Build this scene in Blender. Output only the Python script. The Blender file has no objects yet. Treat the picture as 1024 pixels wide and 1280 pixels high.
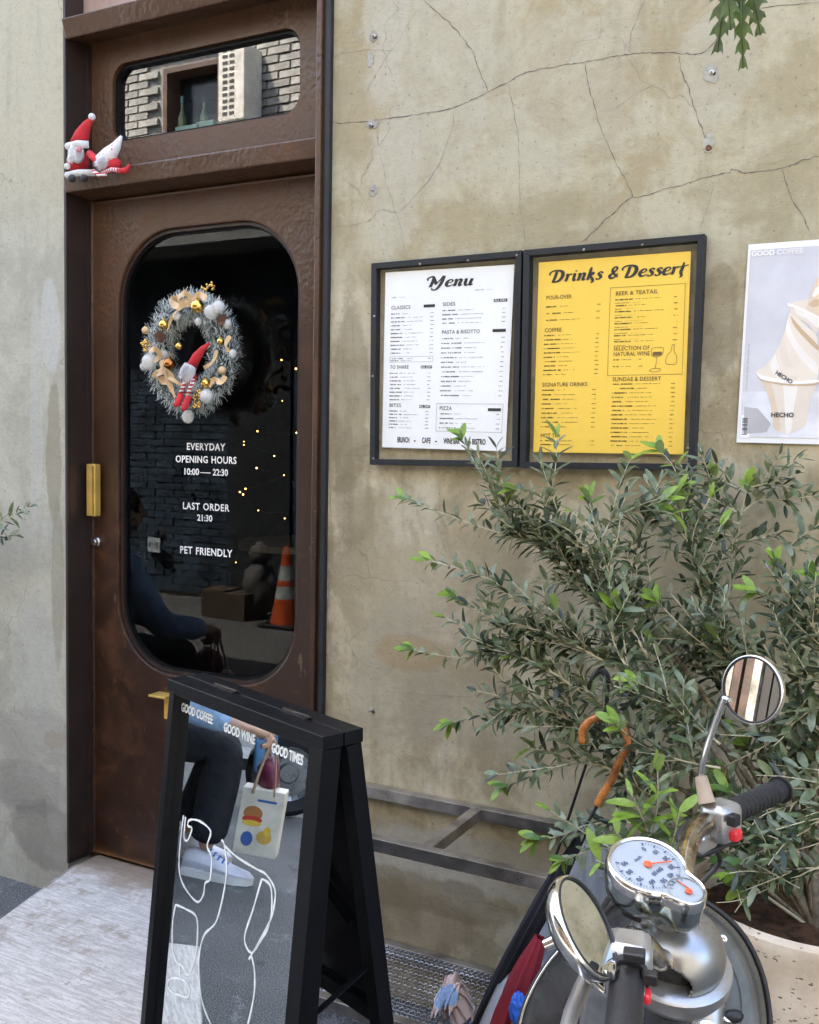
import bpy, math, random
from mathutils import Vector, Matrix, Quaternion
from mathutils.geometry import tessellate_polygon
random.seed(7)
PI = math.pi
S = bpy.context.scene
COL = S.collection
# ---------------------------------------------------------------- camera
YAW, PIT, ROL, FPX = math.radians(27.81), math.radians(3.8037), math.radians(1.0154), 1260.8
CAM = Vector((0, -2.5, 1.605))
c_d = Vector((-math.sin(YAW)*math.cos(PIT), math.cos(YAW)*math.cos(PIT), -math.sin(PIT)))
c_r0 = Vector((math.cos(YAW), math.sin(YAW), 0)); c_u0 = c_r0.cross(c_d)
c_r = c_r0*math.cos(ROL) + c_u0*math.sin(ROL)
c_u = -c_r0*math.sin(ROL) + c_u0*math.cos(ROL)
cam = bpy.data.cameras.new('camera'); camo = bpy.data.objects.new('camera', cam); COL.objects.link(camo)
m = Matrix((c_r, c_u, -c_d)).transposed().to_4x4(); m.translation = CAM
camo.matrix_world = m
cam.sensor_fit = 'VERTICAL'; cam.sensor_height = 32.0; cam.lens = FPX/1280*32.0
cam.clip_start = 0.05; cam.clip_end = 400
S.camera = camo
S.render.resolution_x = 819; S.render.resolution_y = 1024
# ---------------------------------------------------------------- sky, sun, exposure
SUN_DIR = Vector((-0.42, 0.50, 1.0)).normalized()
w = bpy.data.worlds.new('World'); S.world = w; w.use_nodes = True
nt = w.node_tree; nt.nodes.clear()
sky = nt.nodes.new('ShaderNodeTexSky'); sky.sky_type = 'NISHITA'; sky.sun_disc = False
sky.sun_elevation = math.asin(SUN_DIR.z); sky.sun_rotation = math.atan2(SUN_DIR.x, SUN_DIR.y)
sky.dust_density = 3.0; sky.air_density = 1.0
bg = nt.nodes.new('ShaderNodeBackground'); bg.inputs[1].default_value = 0.15
wo = nt.nodes.new('ShaderNodeOutputWorld')
nt.links.new(sky.outputs[0], bg.inputs[0]); nt.links.new(bg.outputs[0], wo.inputs[0])
sl = bpy.data.lights.new('sun', 'SUN'); sl.energy = 4.5; sl.angle = math.radians(0.5); sl.color = (1, 0.93, 0.82)
so = bpy.data.objects.new('sun', sl); COL.objects.link(so)
so.rotation_euler = SUN_DIR.to_track_quat('Z', 'Y').to_euler(); so.location = (-6, -6, 12)
S.view_settings.view_transform = 'Standard'; S.view_settings.look = 'None'
S.view_settings.gamma = 1; S.view_settings.use_curve_mapping = False
S.view_settings.exposure = 3.15
S.render.engine = 'CYCLES'
S.cycles.max_bounces = 10; S.cycles.transparent_max_bounces = 24; S.cycles.glossy_bounces = 6
# ---------------------------------------------------------------- measuring helpers (photo lines -> real planes)
def ray(px, py): return c_d*FPX + c_r*(px-512) - c_u*(py-640)
def at_y(px, py, Y=0.0):
    v = ray(px, py); return CAM + v*((Y-CAM.y)/v.y)
def at_z(px, py, Z=0.0):
    v = ray(px, py); return CAM + v*((Z-CAM.z)/v.z)
def at_plane(px, py, P0, N):
    v = ray(px, py); return CAM + v*((P0-CAM).dot(N)/v.dot(N))
# ---------------------------------------------------------------- mesh builder
def frame_of(d):
    d = d.normalized(); a = Vector((0, 0, 1)) if abs(d.z) < .9 else Vector((1, 0, 0))
    x = d.cross(a).normalized(); return x, d.cross(x).normalized()
class MB:
    def __init__(s): s.v = []; s.f = []
    def add(s, vs, fs):
        b = len(s.v); s.v += [Vector(q) for q in vs]; s.f += [tuple(i+b for i in f) for f in fs]; return s
    def box(s, c, size, X=(1, 0, 0), Y=(0, 1, 0), Z=(0, 0, 1)):
        c = Vector(c); X = Vector(X); Y = Vector(Y); Z = Vector(Z); hx, hy, hz = size[0]/2, size[1]/2, size[2]/2
        vs = [c+X*(i*hx)+Y*(j*hy)+Z*(k*hz) for i in (-1, 1) for j in (-1, 1) for k in (-1, 1)]
        return s.add(vs, [(0, 1, 3, 2), (4, 6, 7, 5), (0, 4, 5, 1), (2, 3, 7, 6), (0, 2, 6, 4), (1, 5, 7, 3)])
    def bx(s, x0, x1, y0, y1, z0, z1):
        return s.box(((x0+x1)/2, (y0+y1)/2, (z0+z1)/2), (abs(x1-x0), abs(y1-y0), abs(z1-z0)))
    def hexa(s, p):
        return s.add(p, [(0, 1, 2, 3), (7, 6, 5, 4), (0, 4, 5, 1), (1, 5, 6, 2), (2, 6, 7, 3), (3, 7, 4, 0)])
    def beam(s, a, b, w, h, up=(0, 0, 1)):
        a = Vector(a); b = Vector(b); d = (b-a).normalized(); up = Vector(up)
        X = d.cross(up).normalized(); Z = X.cross(d)
        return s.box((a+b)/2, (w, (b-a).length, h), X, d, Z)
    def tube(s, pts, r, n=8, closed=False, caps=True, flat=1.0):
        pts = [Vector(p) for p in pts]; m = len(pts)
        rs = r if isinstance(r, (list, tuple)) else [r]*m
        b = len(s.v); X = None
        for i, p in enumerate(pts):
            if closed: d = pts[(i+1) % m]-pts[i-1]
            else: d = pts[min(i+1, m-1)]-pts[max(i-1, 0)]
            if d.length < 1e-9: d = Vector((0, 0, 1))
            d.normalize()
            if X is None: X, _ = frame_of(d)
            X = (X-d*X.dot(d))
            if X.length < 1e-6: X, _ = frame_of(d)
            X.normalize(); Y = d.cross(X)
            for k in range(n):
                a = 2*PI*k/n; s.v.append(p+X*math.cos(a)*rs[i]+Y*math.sin(a)*rs[i]*flat)
        for i in range(m if closed else m-1):
            j = (i+1) % m
            for k in range(n):
                l = (k+1) % n; s.f.append((b+i*n+k, b+i*n+l, b+j*n+l, b+j*n+k))
        if caps and not closed:
            s.f.append(tuple(b+k for k in range(n))[::-1]); s.f.append(tuple(b+(m-1)*n+k for k in range(n)))
        return s
    def lathe(s, c, axis, prof, n=24, squash=None, X=None, caps=True):
        c = Vector(c); axis = Vector(axis).normalized()
        if X is None: X, Y = frame_of(axis)
        else: X = Vector(X).normalized(); Y = axis.cross(X)
        sx, sy = squash or (1, 1); b = len(s.v)
        for r, h in prof:
            for k in range(n):
                a = 2*PI*k/n; s.v.append(c+axis*h+X*(math.cos(a)*r*sx)+Y*(math.sin(a)*r*sy))
        for i in range(len(prof)-1):
            for k in range(n):
                l = (k+1) % n; s.f.append((b+i*n+k, b+i*n+l, b+(i+1)*n+l, b+(i+1)*n+k))
        if not caps: return s
        if prof[0][0] > 1e-5: s.f.append(tuple(b+k for k in range(n))[::-1])
        if prof[-1][0] > 1e-5: s.f.append(tuple(b+(len(prof)-1)*n+k for k in range(n)))
        return s
    def ball(s, c, r, n=12, m=8, axis=(0, 0, 1), stretch=1.0, squash=None, X=None):
        pr = [(max(1e-6, r*math.sin(PI*i/m)), -r*stretch*math.cos(PI*i/m)) for i in range(m+1)]
        return s.lathe(c, axis, pr, n, squash, X)
    def prism(s, loop, thick, N, holes=()):
        N = Vector(N).normalized(); loop = [Vector(p) for p in loop]; holes = [[Vector(p) for p in h] for h in holes]
        tri = tessellate_polygon([loop]+holes); allp = loop+[p for h in holes for p in h]; n = len(allp); b = len(s.v)
        s.v += [p.copy() for p in allp]+[p-N*thick for p in allp]
        for t in tri:
            nn = (allp[t[1]]-allp[t[0]]).cross(allp[t[2]]-allp[t[0]])
            t = t if nn.dot(N) > 0 else t[::-1]
            s.f.append(tuple(b+i for i in t)); 
            if thick: s.f.append(tuple(b+n+i for i in t[::-1]))
        if thick:
            o = 0
            for L in [loop]+holes:
                k = len(L)
                for i in range(k):
                    j = (i+1) % k; s.f.append((b+o+i, b+o+j, b+n+o+j, b+n+o+i))
                o += k
        return s
    def grid(s, rows):
        b = len(s.v); nc = len(rows[0])
        for r in rows: s.v += [Vector(p) for p in r]
        for i in range(len(rows)-1):
            for j in range(nc-1): s.f.append((b+i*nc+j, b+i*nc+j+1, b+(i+1)*nc+j+1, b+(i+1)*nc+j))
        return s
    def xf(s, M):
        s.v = [M @ q for q in s.v]; return s
    def mesh(s, name, mat, off=Vector((0, 0, 0)), smooth=False, bevel=0):
        me = bpy.data.meshes.new(name); me.from_pydata([q-off for q in s.v], [], s.f)
        if mat: me.materials.append(mat)
        if smooth: me.polygons.foreach_set('use_smooth', [True]*len(me.polygons))
        me.update(); return me
ORG = {}
def link(name, me, parent=None, org=None):
    o = bpy.data.objects.new(name, me); COL.objects.link(o)
    if parent: o.parent = parent
    else: o.location = org; ORG[o.name] = Vector(org)
    return o
def root_org(o):
    while o.parent: o = o.parent
    return ORG[o.name]
def tag(o, label=None, cat=None, group=None, kind=None):
    if label: o['label'] = label
    if cat: o['category'] = cat
    if group: o['group'] = group
    if kind: o['kind'] = kind
    return o
def thing(name, loc, label, cat, group=None, kind=None):
    o = bpy.data.objects.new(name, None); COL.objects.link(o); o.location = loc; o.empty_display_size = .05
    ORG[o.name] = Vector(loc); return tag(o, label, cat, group, kind)
def finish(o, smooth, bevel):
    if smooth == 'auto':
        import bmesh
        bm = bmesh.new(); bm.from_mesh(o.data)
        for f in bm.faces: f.smooth = True
        for e in bm.edges:
            if len(e.link_faces) == 2 and e.calc_face_angle(0) > math.radians(38): e.smooth = False
        bmesh.ops.recalc_face_normals(bm, faces=bm.faces)
        bm.to_mesh(o.data); bm.free()
    if bevel:
        md = o.modifiers.new('bevel', 'BEVEL'); md.width = bevel; md.segments = 2; md.limit_method = 'ANGLE'; md.angle_limit = math.radians(35)
def part(name, mb, mat, parent, smooth=False, bevel=0, kind=None, label=None):
    o = link(name, mb.mesh(name, mat, root_org(parent), smooth is True), parent)
    finish(o, smooth, bevel); return tag(o, label, None, None, kind)
def solid(name, mb, mat, loc, label=None, cat=None, group=None, kind=None, smooth=False, bevel=0):
    loc = Vector(loc); o = link(name, mb.mesh(name, mat, loc, smooth is True), None, loc)
    finish(o, smooth, bevel); return tag(o, label, cat, group, kind)
def smoothpath(pts, k=6):
    pts = [Vector(p) for p in pts]; out = []
    for i in range(len(pts)-1):
        p0 = pts[max(i-1, 0)]; p1 = pts[i]; p2 = pts[i+1]; p3 = pts[min(i+2, len(pts)-1)]
        for j in range(k):
            t = j/k
            out.append(.5*((2*p1)+(p2-p0)*t+(2*p0-5*p1+4*p2-p3)*t*t+(3*p1-p0-3*p2+p3)*t**3))
    out.append(pts[-1]); return out
def rrect(cx, cz, w, h, r, y, n=10):
    out = []
    for sx, sz, a0 in ((1, 1, 0), (-1, 1, 90), (-1, -1, 180), (1, -1, 270)):
        for i in range(n+1):
            a = math.radians(a0+90*i/n)
            out.append(Vector((cx+sx*(w/2-r)+r*math.cos(a), y, cz+sz*(h/2-r)+r*math.sin(a))))
    return out
# ---------------------------------------------------------------- material helper
class NT:
    def __init__(s, name):
        s.m = bpy.data.materials.new(name); s.m.use_nodes = True; s.t = s.m.node_tree; s.b = s.t.nodes['Principled BSDF']
        g = s.t.nodes.new('ShaderNodeNewGeometry'); s.pos = g.outputs['Position']; s.geo = g
    def n(s, ty, **kw):
        nd = s.t.nodes.new(ty)
        for k, v in kw.items(): setattr(nd, k, v)
        return nd
    def put(s, sock, val):
        if isinstance(val, bpy.types.NodeSocket): s.t.links.new(val, sock)
        elif val is not None:
            if isinstance(val, tuple) and len(val) == 3 and len(sock.default_value) == 4: val = (*val, 1)
            sock.default_value = val
    def mapv(s, scale=(1, 1, 1), loc=(0, 0, 0), vec=None):
        nd = s.n('ShaderNodeMapping'); s.put(nd.inputs[0], vec or s.pos); nd.inputs['Scale'].default_value = scale
        nd.inputs['Location'].default_value = loc; return nd.outputs[0]
    def noise(s, scale=5, detail=4, rough=.55, vec=None, dist=0):
        nd = s.n('ShaderNodeTexNoise'); s.put(nd.inputs['Vector'], vec or s.pos)
        nd.inputs['Scale'].default_value = scale; nd.inputs['Detail'].default_value = detail
        nd.inputs['Roughness'].default_value = rough; nd.inputs['Distortion'].default_value = dist; return nd.outputs[0]
    def math(s, op, a, b=0.0, clamp=False):
        nd = s.n('ShaderNodeMath', operation=op, use_clamp=clamp); s.put(nd.inputs[0], a); s.put(nd.inputs[1], b); return nd.outputs[0]
    def sm(s, v, lo, hi, a=0.0, b=1.0):
        nd = s.n('ShaderNodeMapRange', interpolation_type='SMOOTHSTEP'); s.put(nd.inputs[0], v)
        for i, q in enumerate((lo, hi, a, b)): nd.inputs[i+1].default_value = q
        return nd.outputs[0]
    def mix(s, f, a, b, mode='MIX'):
        nd = s.n('ShaderNodeMix', data_type='RGBA', blend_type=mode); s.put(nd.inputs[0], f); s.put(nd.inputs[6], a); s.put(nd.inputs[7], b); return nd.outputs[2]
    def bump(s, h, dist=.002, strength=1, prev=None):
        nd = s.n('ShaderNodeBump'); s.put(nd.inputs['Height'], h); nd.inputs['Distance'].default_value = dist
        nd.inputs['Strength'].default_value = strength
        if prev: s.put(nd.inputs['Normal'], prev)
        return nd.outputs[0]
    def xyz(s, vec=None):
        nd = s.n('ShaderNodeSeparateXYZ'); s.put(nd.inputs[0], vec or s.pos); return nd.outputs
    def out(s, col=None, rough=None, metal=None, normal=None, spec=None):
        if col is not None: s.put(s.b.inputs['Base Color'], col)
        if rough is not None: s.put(s.b.inputs['Roughness'], rough)
        if metal is not None: s.put(s.b.inputs['Metallic'], metal)
        if normal is not None: s.put(s.b.inputs['Normal'], normal)
        if spec is not None: s.put(s.b.inputs['Specular IOR Level'], spec)
        return s.m
_M = {}
def simple(name, col, rough=.5, metal=0, bump=0, bscale=200, var=.12, spec=.5, vscale=8):
    if name in _M: return _M[name]
    t = NT(name); tc = t.n('ShaderNodeTexCoord').outputs['Object']
    nz = t.noise(vscale, 5, .6, tc)
    c2 = tuple(max(0, c*(1-var*2)) for c in col); c3 = tuple(min(1, c*(1+var)) for c in col)
    c = t.mix(t.sm(nz, .3, .7), c2, c3)
    r = t.sm(t.noise(vscale*3, 4, .6, tc), .2, .8, max(.02, rough-.07), min(1, rough+.1))
    nrm = t.bump(t.noise(bscale, 3, .6, tc), bump) if bump else None
    _M[name] = t.out(c, r, metal, nrm, spec); return _M[name]
def emis(name, col, st):
    t = NT(name); t.b.inputs['Emission Color'].default_value = (*col, 1); t.b.inputs['Emission Strength'].default_value = st
    return t.out(col, .5)
def fuzzy(name, col, tr=.45, rough=.9):
    if name in _M: return _M[name]
    t = NT(name); c = t.mix(t.sm(t.noise(40, 3), .3, .7), tuple(k*.9 for k in col), col); t.out(c, rough, 0, None, .2)
    tl = t.n('ShaderNodeBsdfTranslucent'); t.put(tl.inputs[0], c); ms = t.n('ShaderNodeMixShader'); ms.inputs[0].default_value = tr
    T = t.t; T.links.new(t.b.outputs[0], ms.inputs[1]); T.links.new(tl.outputs[0], ms.inputs[2]); T.links.new(ms.outputs[0], T.nodes['Material Output'].inputs[0]); _M[name] = t.m; return t.m
def glass_mat(name, refl=None, tint=(.9, .93, .92), gain=1.8):
    t = NT(name); T = t.t; T.nodes.remove(t.b)
    tr = t.n('ShaderNodeBsdfTransparent'); tr.inputs[0].default_value = (*tint, 1)
    gl = t.n('ShaderNodeBsdfGlossy'); gl.inputs['Roughness'].default_value = 0.0; gl.inputs[0].default_value = (1, 1, 1, 1)
    mx = t.n('ShaderNodeMixShader')
    if refl is None:
        fr = t.n('ShaderNodeFresnel'); t.put(fr.inputs[0], t.sm(t.geo.outputs['Backfacing'], .4, .6, 1.5, 1/1.5))
        t.put(mx.inputs[0], t.math('MULTIPLY', fr.outputs[0], gain, True))
    else: mx.inputs[0].default_value = refl
    t.put(mx.inputs[1], tr.outputs[0]); t.put(mx.inputs[2], gl.outputs[0])
    T.links.new(mx.outputs[0], T.nodes['Material Output'].inputs[0]); return t.m
# blob with a ragged edge, on the wall plane (x, z)
def blob(t, cx, cz, rx, rz, warp, soft=.25, X=None):
    o = X
    dx = t.math('DIVIDE', t.math('SUBTRACT', o[0], cx), rx); dz = t.math('DIVIDE', t.math('SUBTRACT', o[2], cz), rz)
    d = t.math('ADD', t.math('MULTIPLY', dx, dx), t.math('MULTIPLY', dz, dz))
    d = t.math('ADD', d, warp); return t.sm(d, 1-soft, 1+soft, 1, 0)
def wall_material():
    t = NT('weathered_render'); o = t.xyz()
    big = t.noise(1.3, 6, .6); med = t.noise(4.5, 8, .68, dist=.4); fine = t.noise(38, 6, .7); grit = t.noise(260, 3, .7)
    streak = t.noise(1, 6, .65, t.mapv((16, 16, 1.3)))
    hs = t.noise(1, 5, .6, t.mapv((2.2, 2.2, 22)))
    warp = t.math('MULTIPLY', t.math('SUBTRACT', t.noise(7, 8, .66), .5), 3.0)
    warp2 = t.math('MULTIPLY', t.math('SUBTRACT', t.noise(3, 8, .7, t.mapv((1.6, 1.6, .8))), .5), 3.4)
    c = t.mix(t.sm(big, .35, .65), (.330, .300, .212), (.355, .305, .205))
    c = t.mix(t.sm(med, .42, .60), c, (.43, .41, .325)); c = t.mix(t.math('MULTIPLY', t.sm(t.noise(2.6, 7, .7, t.mapv((1, 1, 1), (5, 3, 1)), .8), .5, .62), .3), c, (.30, .255, .165))
    c = t.mix(t.math('MULTIPLY', t.sm(streak, .48, .72), .45), c, (.265, .245, .175))
    # darker old render below a ragged line right of the door
    zz = t.math('ADD', o[2], t.math('MULTIPLY', t.math('SUBTRACT', t.noise(5, 8, .62), .5), .13))
    low = t.sm(zz, 2.03, 2.075, 1, 0)
    right = t.sm(o[0], -1.9, -1.7)
    lowc = t.mix(t.sm(med, .40, .60), (.28, .245, .17), (.49, .44, .335)); lowc = t.mix(t.math('MULTIPLY', t.sm(t.noise(3.1, 7, .72, t.mapv((1, 1, .8), (2, 7, 3)), 1.0), .50, .62), .5), lowc, (.48, .405, .275)); lowc = t.mix(t.math('MULTIPLY', t.sm(t.noise(2.2, 8, .72, t.mapv((1, 1, .8), (8, 1, 9)), .6), .54, .62), .6), lowc, (.56, .53, .46))
    lowc = t.mix(t.math('MULTIPLY', t.sm(streak, .48, .72), .5), lowc, (.22, .19, .13))
    c = t.mix(t.math('MULTIPLY', t.math('MULTIPLY', low, right), .78), c, lowc)
    pale = (.430, .425, .375)
    for (cx, cz, rx, rz, f, col) in ((-1.28, 2.62, .2, .33, .5, pale), (-1.42, 2.85, .07, .3, .6, pale), (-1.38, 2.33, .08, .22, .5, pale),
            (-.93, 2.50, .25, .2, .35, pale), (-.52, 2.5, .1, .12, .5, pale), (-1.45, 1.2, .09, .3, .5, (.33, .29, .205)), (-1.2, 1.15, .28, .22, .45, (.34, .29, .2)),
            (-1.35, .95, .16, .2, .55, (.33, .315, .25)), (-1.15, .44, .35, .09, .75, (.40, .39, .36)), (-1.25, .33, .3, .06, .6, (.20, .17, .12)), (-.85, .48, .2, .1, .5, (.30, .27, .2)), (-1.3, .25, .2, .1, .5, (.19, .14, .085)),
            (-1.30, 1.02, .13, .05, .5, (.33, .235, .125)), (-.5, 1.3, .2, .2, .4, (.31, .275, .2)), (-1.12, .86, .22, .1, .45, (.33, .30, .23)),
            (-1.52, 1.72, .06, .3, .45, (.12, .10, .062)), (-1.5, 1.42, .07, .12, .4, (.15, .125, .08)), (-.49, 1.92, .05, .14, .5, (.15, .13, .085))):
        c = t.mix(t.math('MULTIPLY', blob(t, cx, cz, rx, rz, warp, .3, o), f), c, col)
    # left of the door: cooler and paler
    lf = t.sm(o[0], -2.62, -2.6, 1, 0)
    lc = t.mix(t.sm(med, .4, .62), (.365, .355, .300), (.455, .445, .385))
    lc = t.mix(t.sm(zz, 2.2, 2.6), lc, (.450, .425, .330))
    lc = t.mix(t.math('MULTIPLY', t.sm(streak, .5, .7), .5), lc, (.335, .33, .29))
    for (cx, cz, rx, rz, f, col) in ((-2.72, 1.98, .045, .17, .8, (.46, .465, .45)), (-2.705, 1.55, .035, .26, .7, (.255, .235, .17)), (-2.79, 1.7, .03, .4, .5, (.44, .45, .43)),
            (-2.69, 1.1, .03, .3, .55, (.245, .235, .18)), (-2.78, .46, .3, .2, .25, (.27, .265, .24)), (-2.86, .36, .2, .10, .35, (.16, .158, .145)), (-2.74, .2, .2, .12, .55, (.15, .145, .13)), (-2.7, .32, .05, .14, .3, (.33, .32, .29)),
            (-2.71, .55, .05, .03, .6, (.34, .27, .20)), (-2.8, .82, .1, .22, .4, (.38, .39, .37)), (-2.8, .55, .2, .1, .4, (.31, .30, .27))):
        lc = t.mix(t.math('MULTIPLY', blob(t, cx, cz, rx, rz, t.math('MULTIPLY', warp, .7), .22, o), f), lc, col)
    c = t.mix(lf, c, lc)
    c = t.mix(1.0, c, t.mix(lf, (1.02, .975, .86), (.985, .975, .93)), 'MULTIPLY')
    # fine mottling, grit and hairline crazing
    c = t.mix(t.math('MULTIPLY', t.sm(fine, .42, .72), .42), c, t.mix(.5, c, (.18, .16, .12)))
    c = t.mix(t.math('MULTIPLY', t.sm(hs, .55, .8), .10), c, (.47, .44, .36))
    c = t.mix(t.math('MULTIPLY', t.sm(t.noise(90, 2, .5), .64, .72), .5), c, (.13, .11, .08))
    c = t.mix(t.math('MULTIPLY', t.sm(warp2, .35, 1.2), .35), c, (.22, .205, .155))
    vo = t.n('ShaderNodeTexVoronoi', feature='DISTANCE_TO_EDGE'); 
    wv = t.n('ShaderNodeVectorMath', operation='ADD'); t.put(wv.inputs[0], t.pos)
    nv = t.n('ShaderNodeTexNoise'); nv.inputs['Scale'].default_value = 9; t.put(nv.inputs[0], t.pos)
    sc = t.n('ShaderNodeVectorMath', operation='SCALE'); t.put(sc.inputs[0], nv.outputs[1]); sc.inputs['Scale'].default_value = .16
    t.put(wv.inputs[1], sc.outputs[0]); t.put(vo.inputs['Vector'], wv.outputs[0]); vo.inputs['Scale'].default_value = 2.3
    hair = t.math('MULTIPLY', t.sm(vo.outputs[0], .002, .006, 1, 0), t.sm(t.noise(2.5, 3), .5, .62))
    c = t.mix(t.math('MULTIPLY', hair, .4), c, (.14, .125, .10))
    h = t.math('ADD', t.math('MULTIPLY', med, 1.0), t.math('MULTIPLY', fine, .28)); h = t.math('ADD', h, t.math('MULTIPLY', hs, .12))
    n1 = t.bump(h, .006, .8); n2 = t.bump(grit, .0007, .8, n1)
    return t.out(c, t.sm(med, .3, .7, .72, .9), 0, n2, .3)
def door_material():
    t = NT('rusty_brown_paint'); o = t.xyz()
    peel = t.n('ShaderNodeTexVoronoi', feature='SMOOTH_F1'); peel.inputs['Scale'].default_value = 75; t.put(peel.inputs[0], t.mapv((1, 1, .8)))
    n1 = t.noise(60, 5, .65, dist=.6); med = t.noise(5, 8, .7, dist=.5); streak = t.noise(1, 6, .65, t.mapv((22, 22, 2.2))); big = t.noise(2.2, 5, .6)
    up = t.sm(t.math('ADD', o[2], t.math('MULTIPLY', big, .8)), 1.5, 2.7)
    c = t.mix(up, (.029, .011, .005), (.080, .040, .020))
    c = t.mix(t.math('MULTIPLY', t.sm(med, .48, .7), .7), c, (.100, .036, .012))
    c = t.mix(t.math('MULTIPLY', t.sm(streak, .5, .72), t.sm(o[2], .9, 2.2, .75, .25)), c, (.022, .013, .008))
    c = t.mix(t.math('MULTIPLY', t.sm(t.noise(9, 8, .7), .6, .72), t.sm(o[2], .3, 1.5, .85, .2)), c, (.20, .075, .022))
    c = t.mix(t.math('MULTIPLY', t.sm(t.noise(120, 3, .6), .68, .74), .6), c, (.30, .24, .20)); c = t.mix(t.math('MULTIPLY', t.sm(t.noise(1, 4, .6, t.mapv((30, 30, 6), (3, 0, 0))), .66, .70), .5), c, (.19, .13, .09)); c = t.mix(t.math('MULTIPLY', t.sm(t.noise(13, 8, .75, dist=1.2), .60, .66), .5), c, (.03, .014, .008))
    c = t.mix(t.sm(t.math('ADD', o[2], t.math('MULTIPLY', med, .06)), .15, .19, .7, 0), c, (.20, .085, .025))
    hgt = t.math('ADD', peel.outputs[0], t.math('MULTIPLY', n1, .9))
    pf = t.sm(t.math('ADD', o[2], t.math('MULTIPLY', big, .6)), 1.9, 2.6, .10, .8)
    nb = t.n('ShaderNodeBump'); t.put(nb.inputs['Height'], hgt); nb.inputs['Distance'].default_value = .0028; t.put(nb.inputs['Strength'], t.math('MULTIPLY', pf, t.sm(t.noise(3.5, 5, .6), .35, .65, .25, 1.25)))
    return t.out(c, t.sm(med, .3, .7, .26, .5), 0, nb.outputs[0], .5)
def ground_material():
    t = NT('asphalt'); a = t.noise(220, 4, .7); b = t.noise(1.1, 7, .62); v = t.n('ShaderNodeTexVoronoi'); v.inputs['Scale'].default_value = 160
    t.put(v.inputs[0], t.pos)
    c = t.mix(t.sm(b, .35, .65), (.055, .056, .056), (.115, .117, .115))
    c = t.mix(t.sm(a, .50, .62), c, (.24, .24, .23)); c = t.mix(t.math('MULTIPLY', t.sm(t.noise(6, 8, .75), .55, .66), .6), c, (.25, .27, .27))
    c = t.mix(t.math('MULTIPLY', t.sm(t.noise(3, 6, .7), .60, .66), .8), c, (.035, .036, .037))
    return t.out(c, .85, 0, t.bump(v.outputs[0], .006, .9), .35)
def step_material():
    t = NT('broomed_concrete'); o = t.xyz()
    st = t.noise(1, 6, .75, t.mapv((14, 105, 14), vec=None), .25); med = t.noise(5, 8, .7); f = t.noise(90, 4, .7)
    c = t.mix(t.sm(st, .4, .62), (.41, .385, .345), (.60, .57, .525))
    c = t.mix(t.math('MULTIPLY', t.sm(med, .5, .68), .5), c, (.35, .33, .31)); c = t.mix(t.math('MULTIPLY', t.sm(f, .56, .66), .6), c, (.24, .225, .21))
    edge = t.sm(t.math('ADD', o[1], t.math('MULTIPLY', med, .20)), .0, .15)
    c = t.mix(t.math('MULTIPLY', edge, .75), c, (.19, .115, .055))
    dirt = t.math('MULTIPLY', t.sm(t.noise(4, 8, .75), .54, .64), .7); c = t.mix(dirt, c, (.27, .22, .165))
    c = t.mix(t.math('MULTIPLY', t.sm(t.noise(11, 6, .7), .66, .70), .55), c, (.13, .10, .08))
    return t.out(c, .85, 0, t.bump(t.math('ADD', st, t.math('MULTIPLY', f, .4)), .0035, .9), .3)
M_wall = wall_material(); M_door = door_material(); M_ground = ground_material(); M_step = step_material()
M_black = simple('black_powder_coat', (.004, .0045, .006), .40, 0, .0004, 500, spec=.22)
M_frame = simple('charcoal_frame', (.018, .020, .022), .5, 0, .0003, 400, spec=.35)
M_darksteel = simple('dark_jamb_steel', (.030, .018, .014), .4, 0, .0008, 120)
M_steel = simple('brushed_stainless', (.48, .45, .42), .33, .9, .0004, 120, var=.25)
M_chrome = simple('chrome', (.82, .82, .80), .09, 1, var=.08)
M_brass = simple('brass', (.80, .52, .13), .38, .55, .0004, 150)
M_crack = simple('crack_shadow', (.14, .125, .115), .95); M_hair_crack = simple('fine_crack_shadow', (.23, .21, .18), .95)
M_white = simple('white_print', (.85, .85, .85), .5)
M_ink = simple('black_ink', (.03, .03, .032), .5)
M_mirror = glass_mat('mirror_silver', 1.0); 
for n_ in M_mirror.node_tree.nodes:
    if n_.type == 'BSDF_GLOSSY': n_.inputs[0].default_value = (.80, .85, .86, 1)
M_doorglass = glass_mat('door_glass', None, (.86, .9, .9), .6)
M_transom = glass_mat('reflective_transom_glass', .15, (.8, .86, .86))
M_acrylic = glass_mat('clear_acrylic', None, (.98, .985, .98), .5)
# ================================================================ THE SETTING
XL, XR = -2.648, -1.590                      # door opening
g = MB(); g.grid([[(x, y, 0) for x in (-40, -3, 3, 40)] for y in (-40, -4, .1, 40)])
solid('ground', g, M_ground, (0, 0, 0), kind='structure')
g = MB(); top = [(-2.60, .10), (-2.605, -.02), (-2.50, -.41), (-2.34, -1.0), (-1.72, -.93), (-1.66, -.02), (-1.66, .10)]
g.prism([Vector((x, y, .122)) for x, y in top], .122, (0, 0, 1))
solid('doorstep', g, M_step, (-2.1, -.4, 0), kind='structure', bevel=.006)
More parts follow.
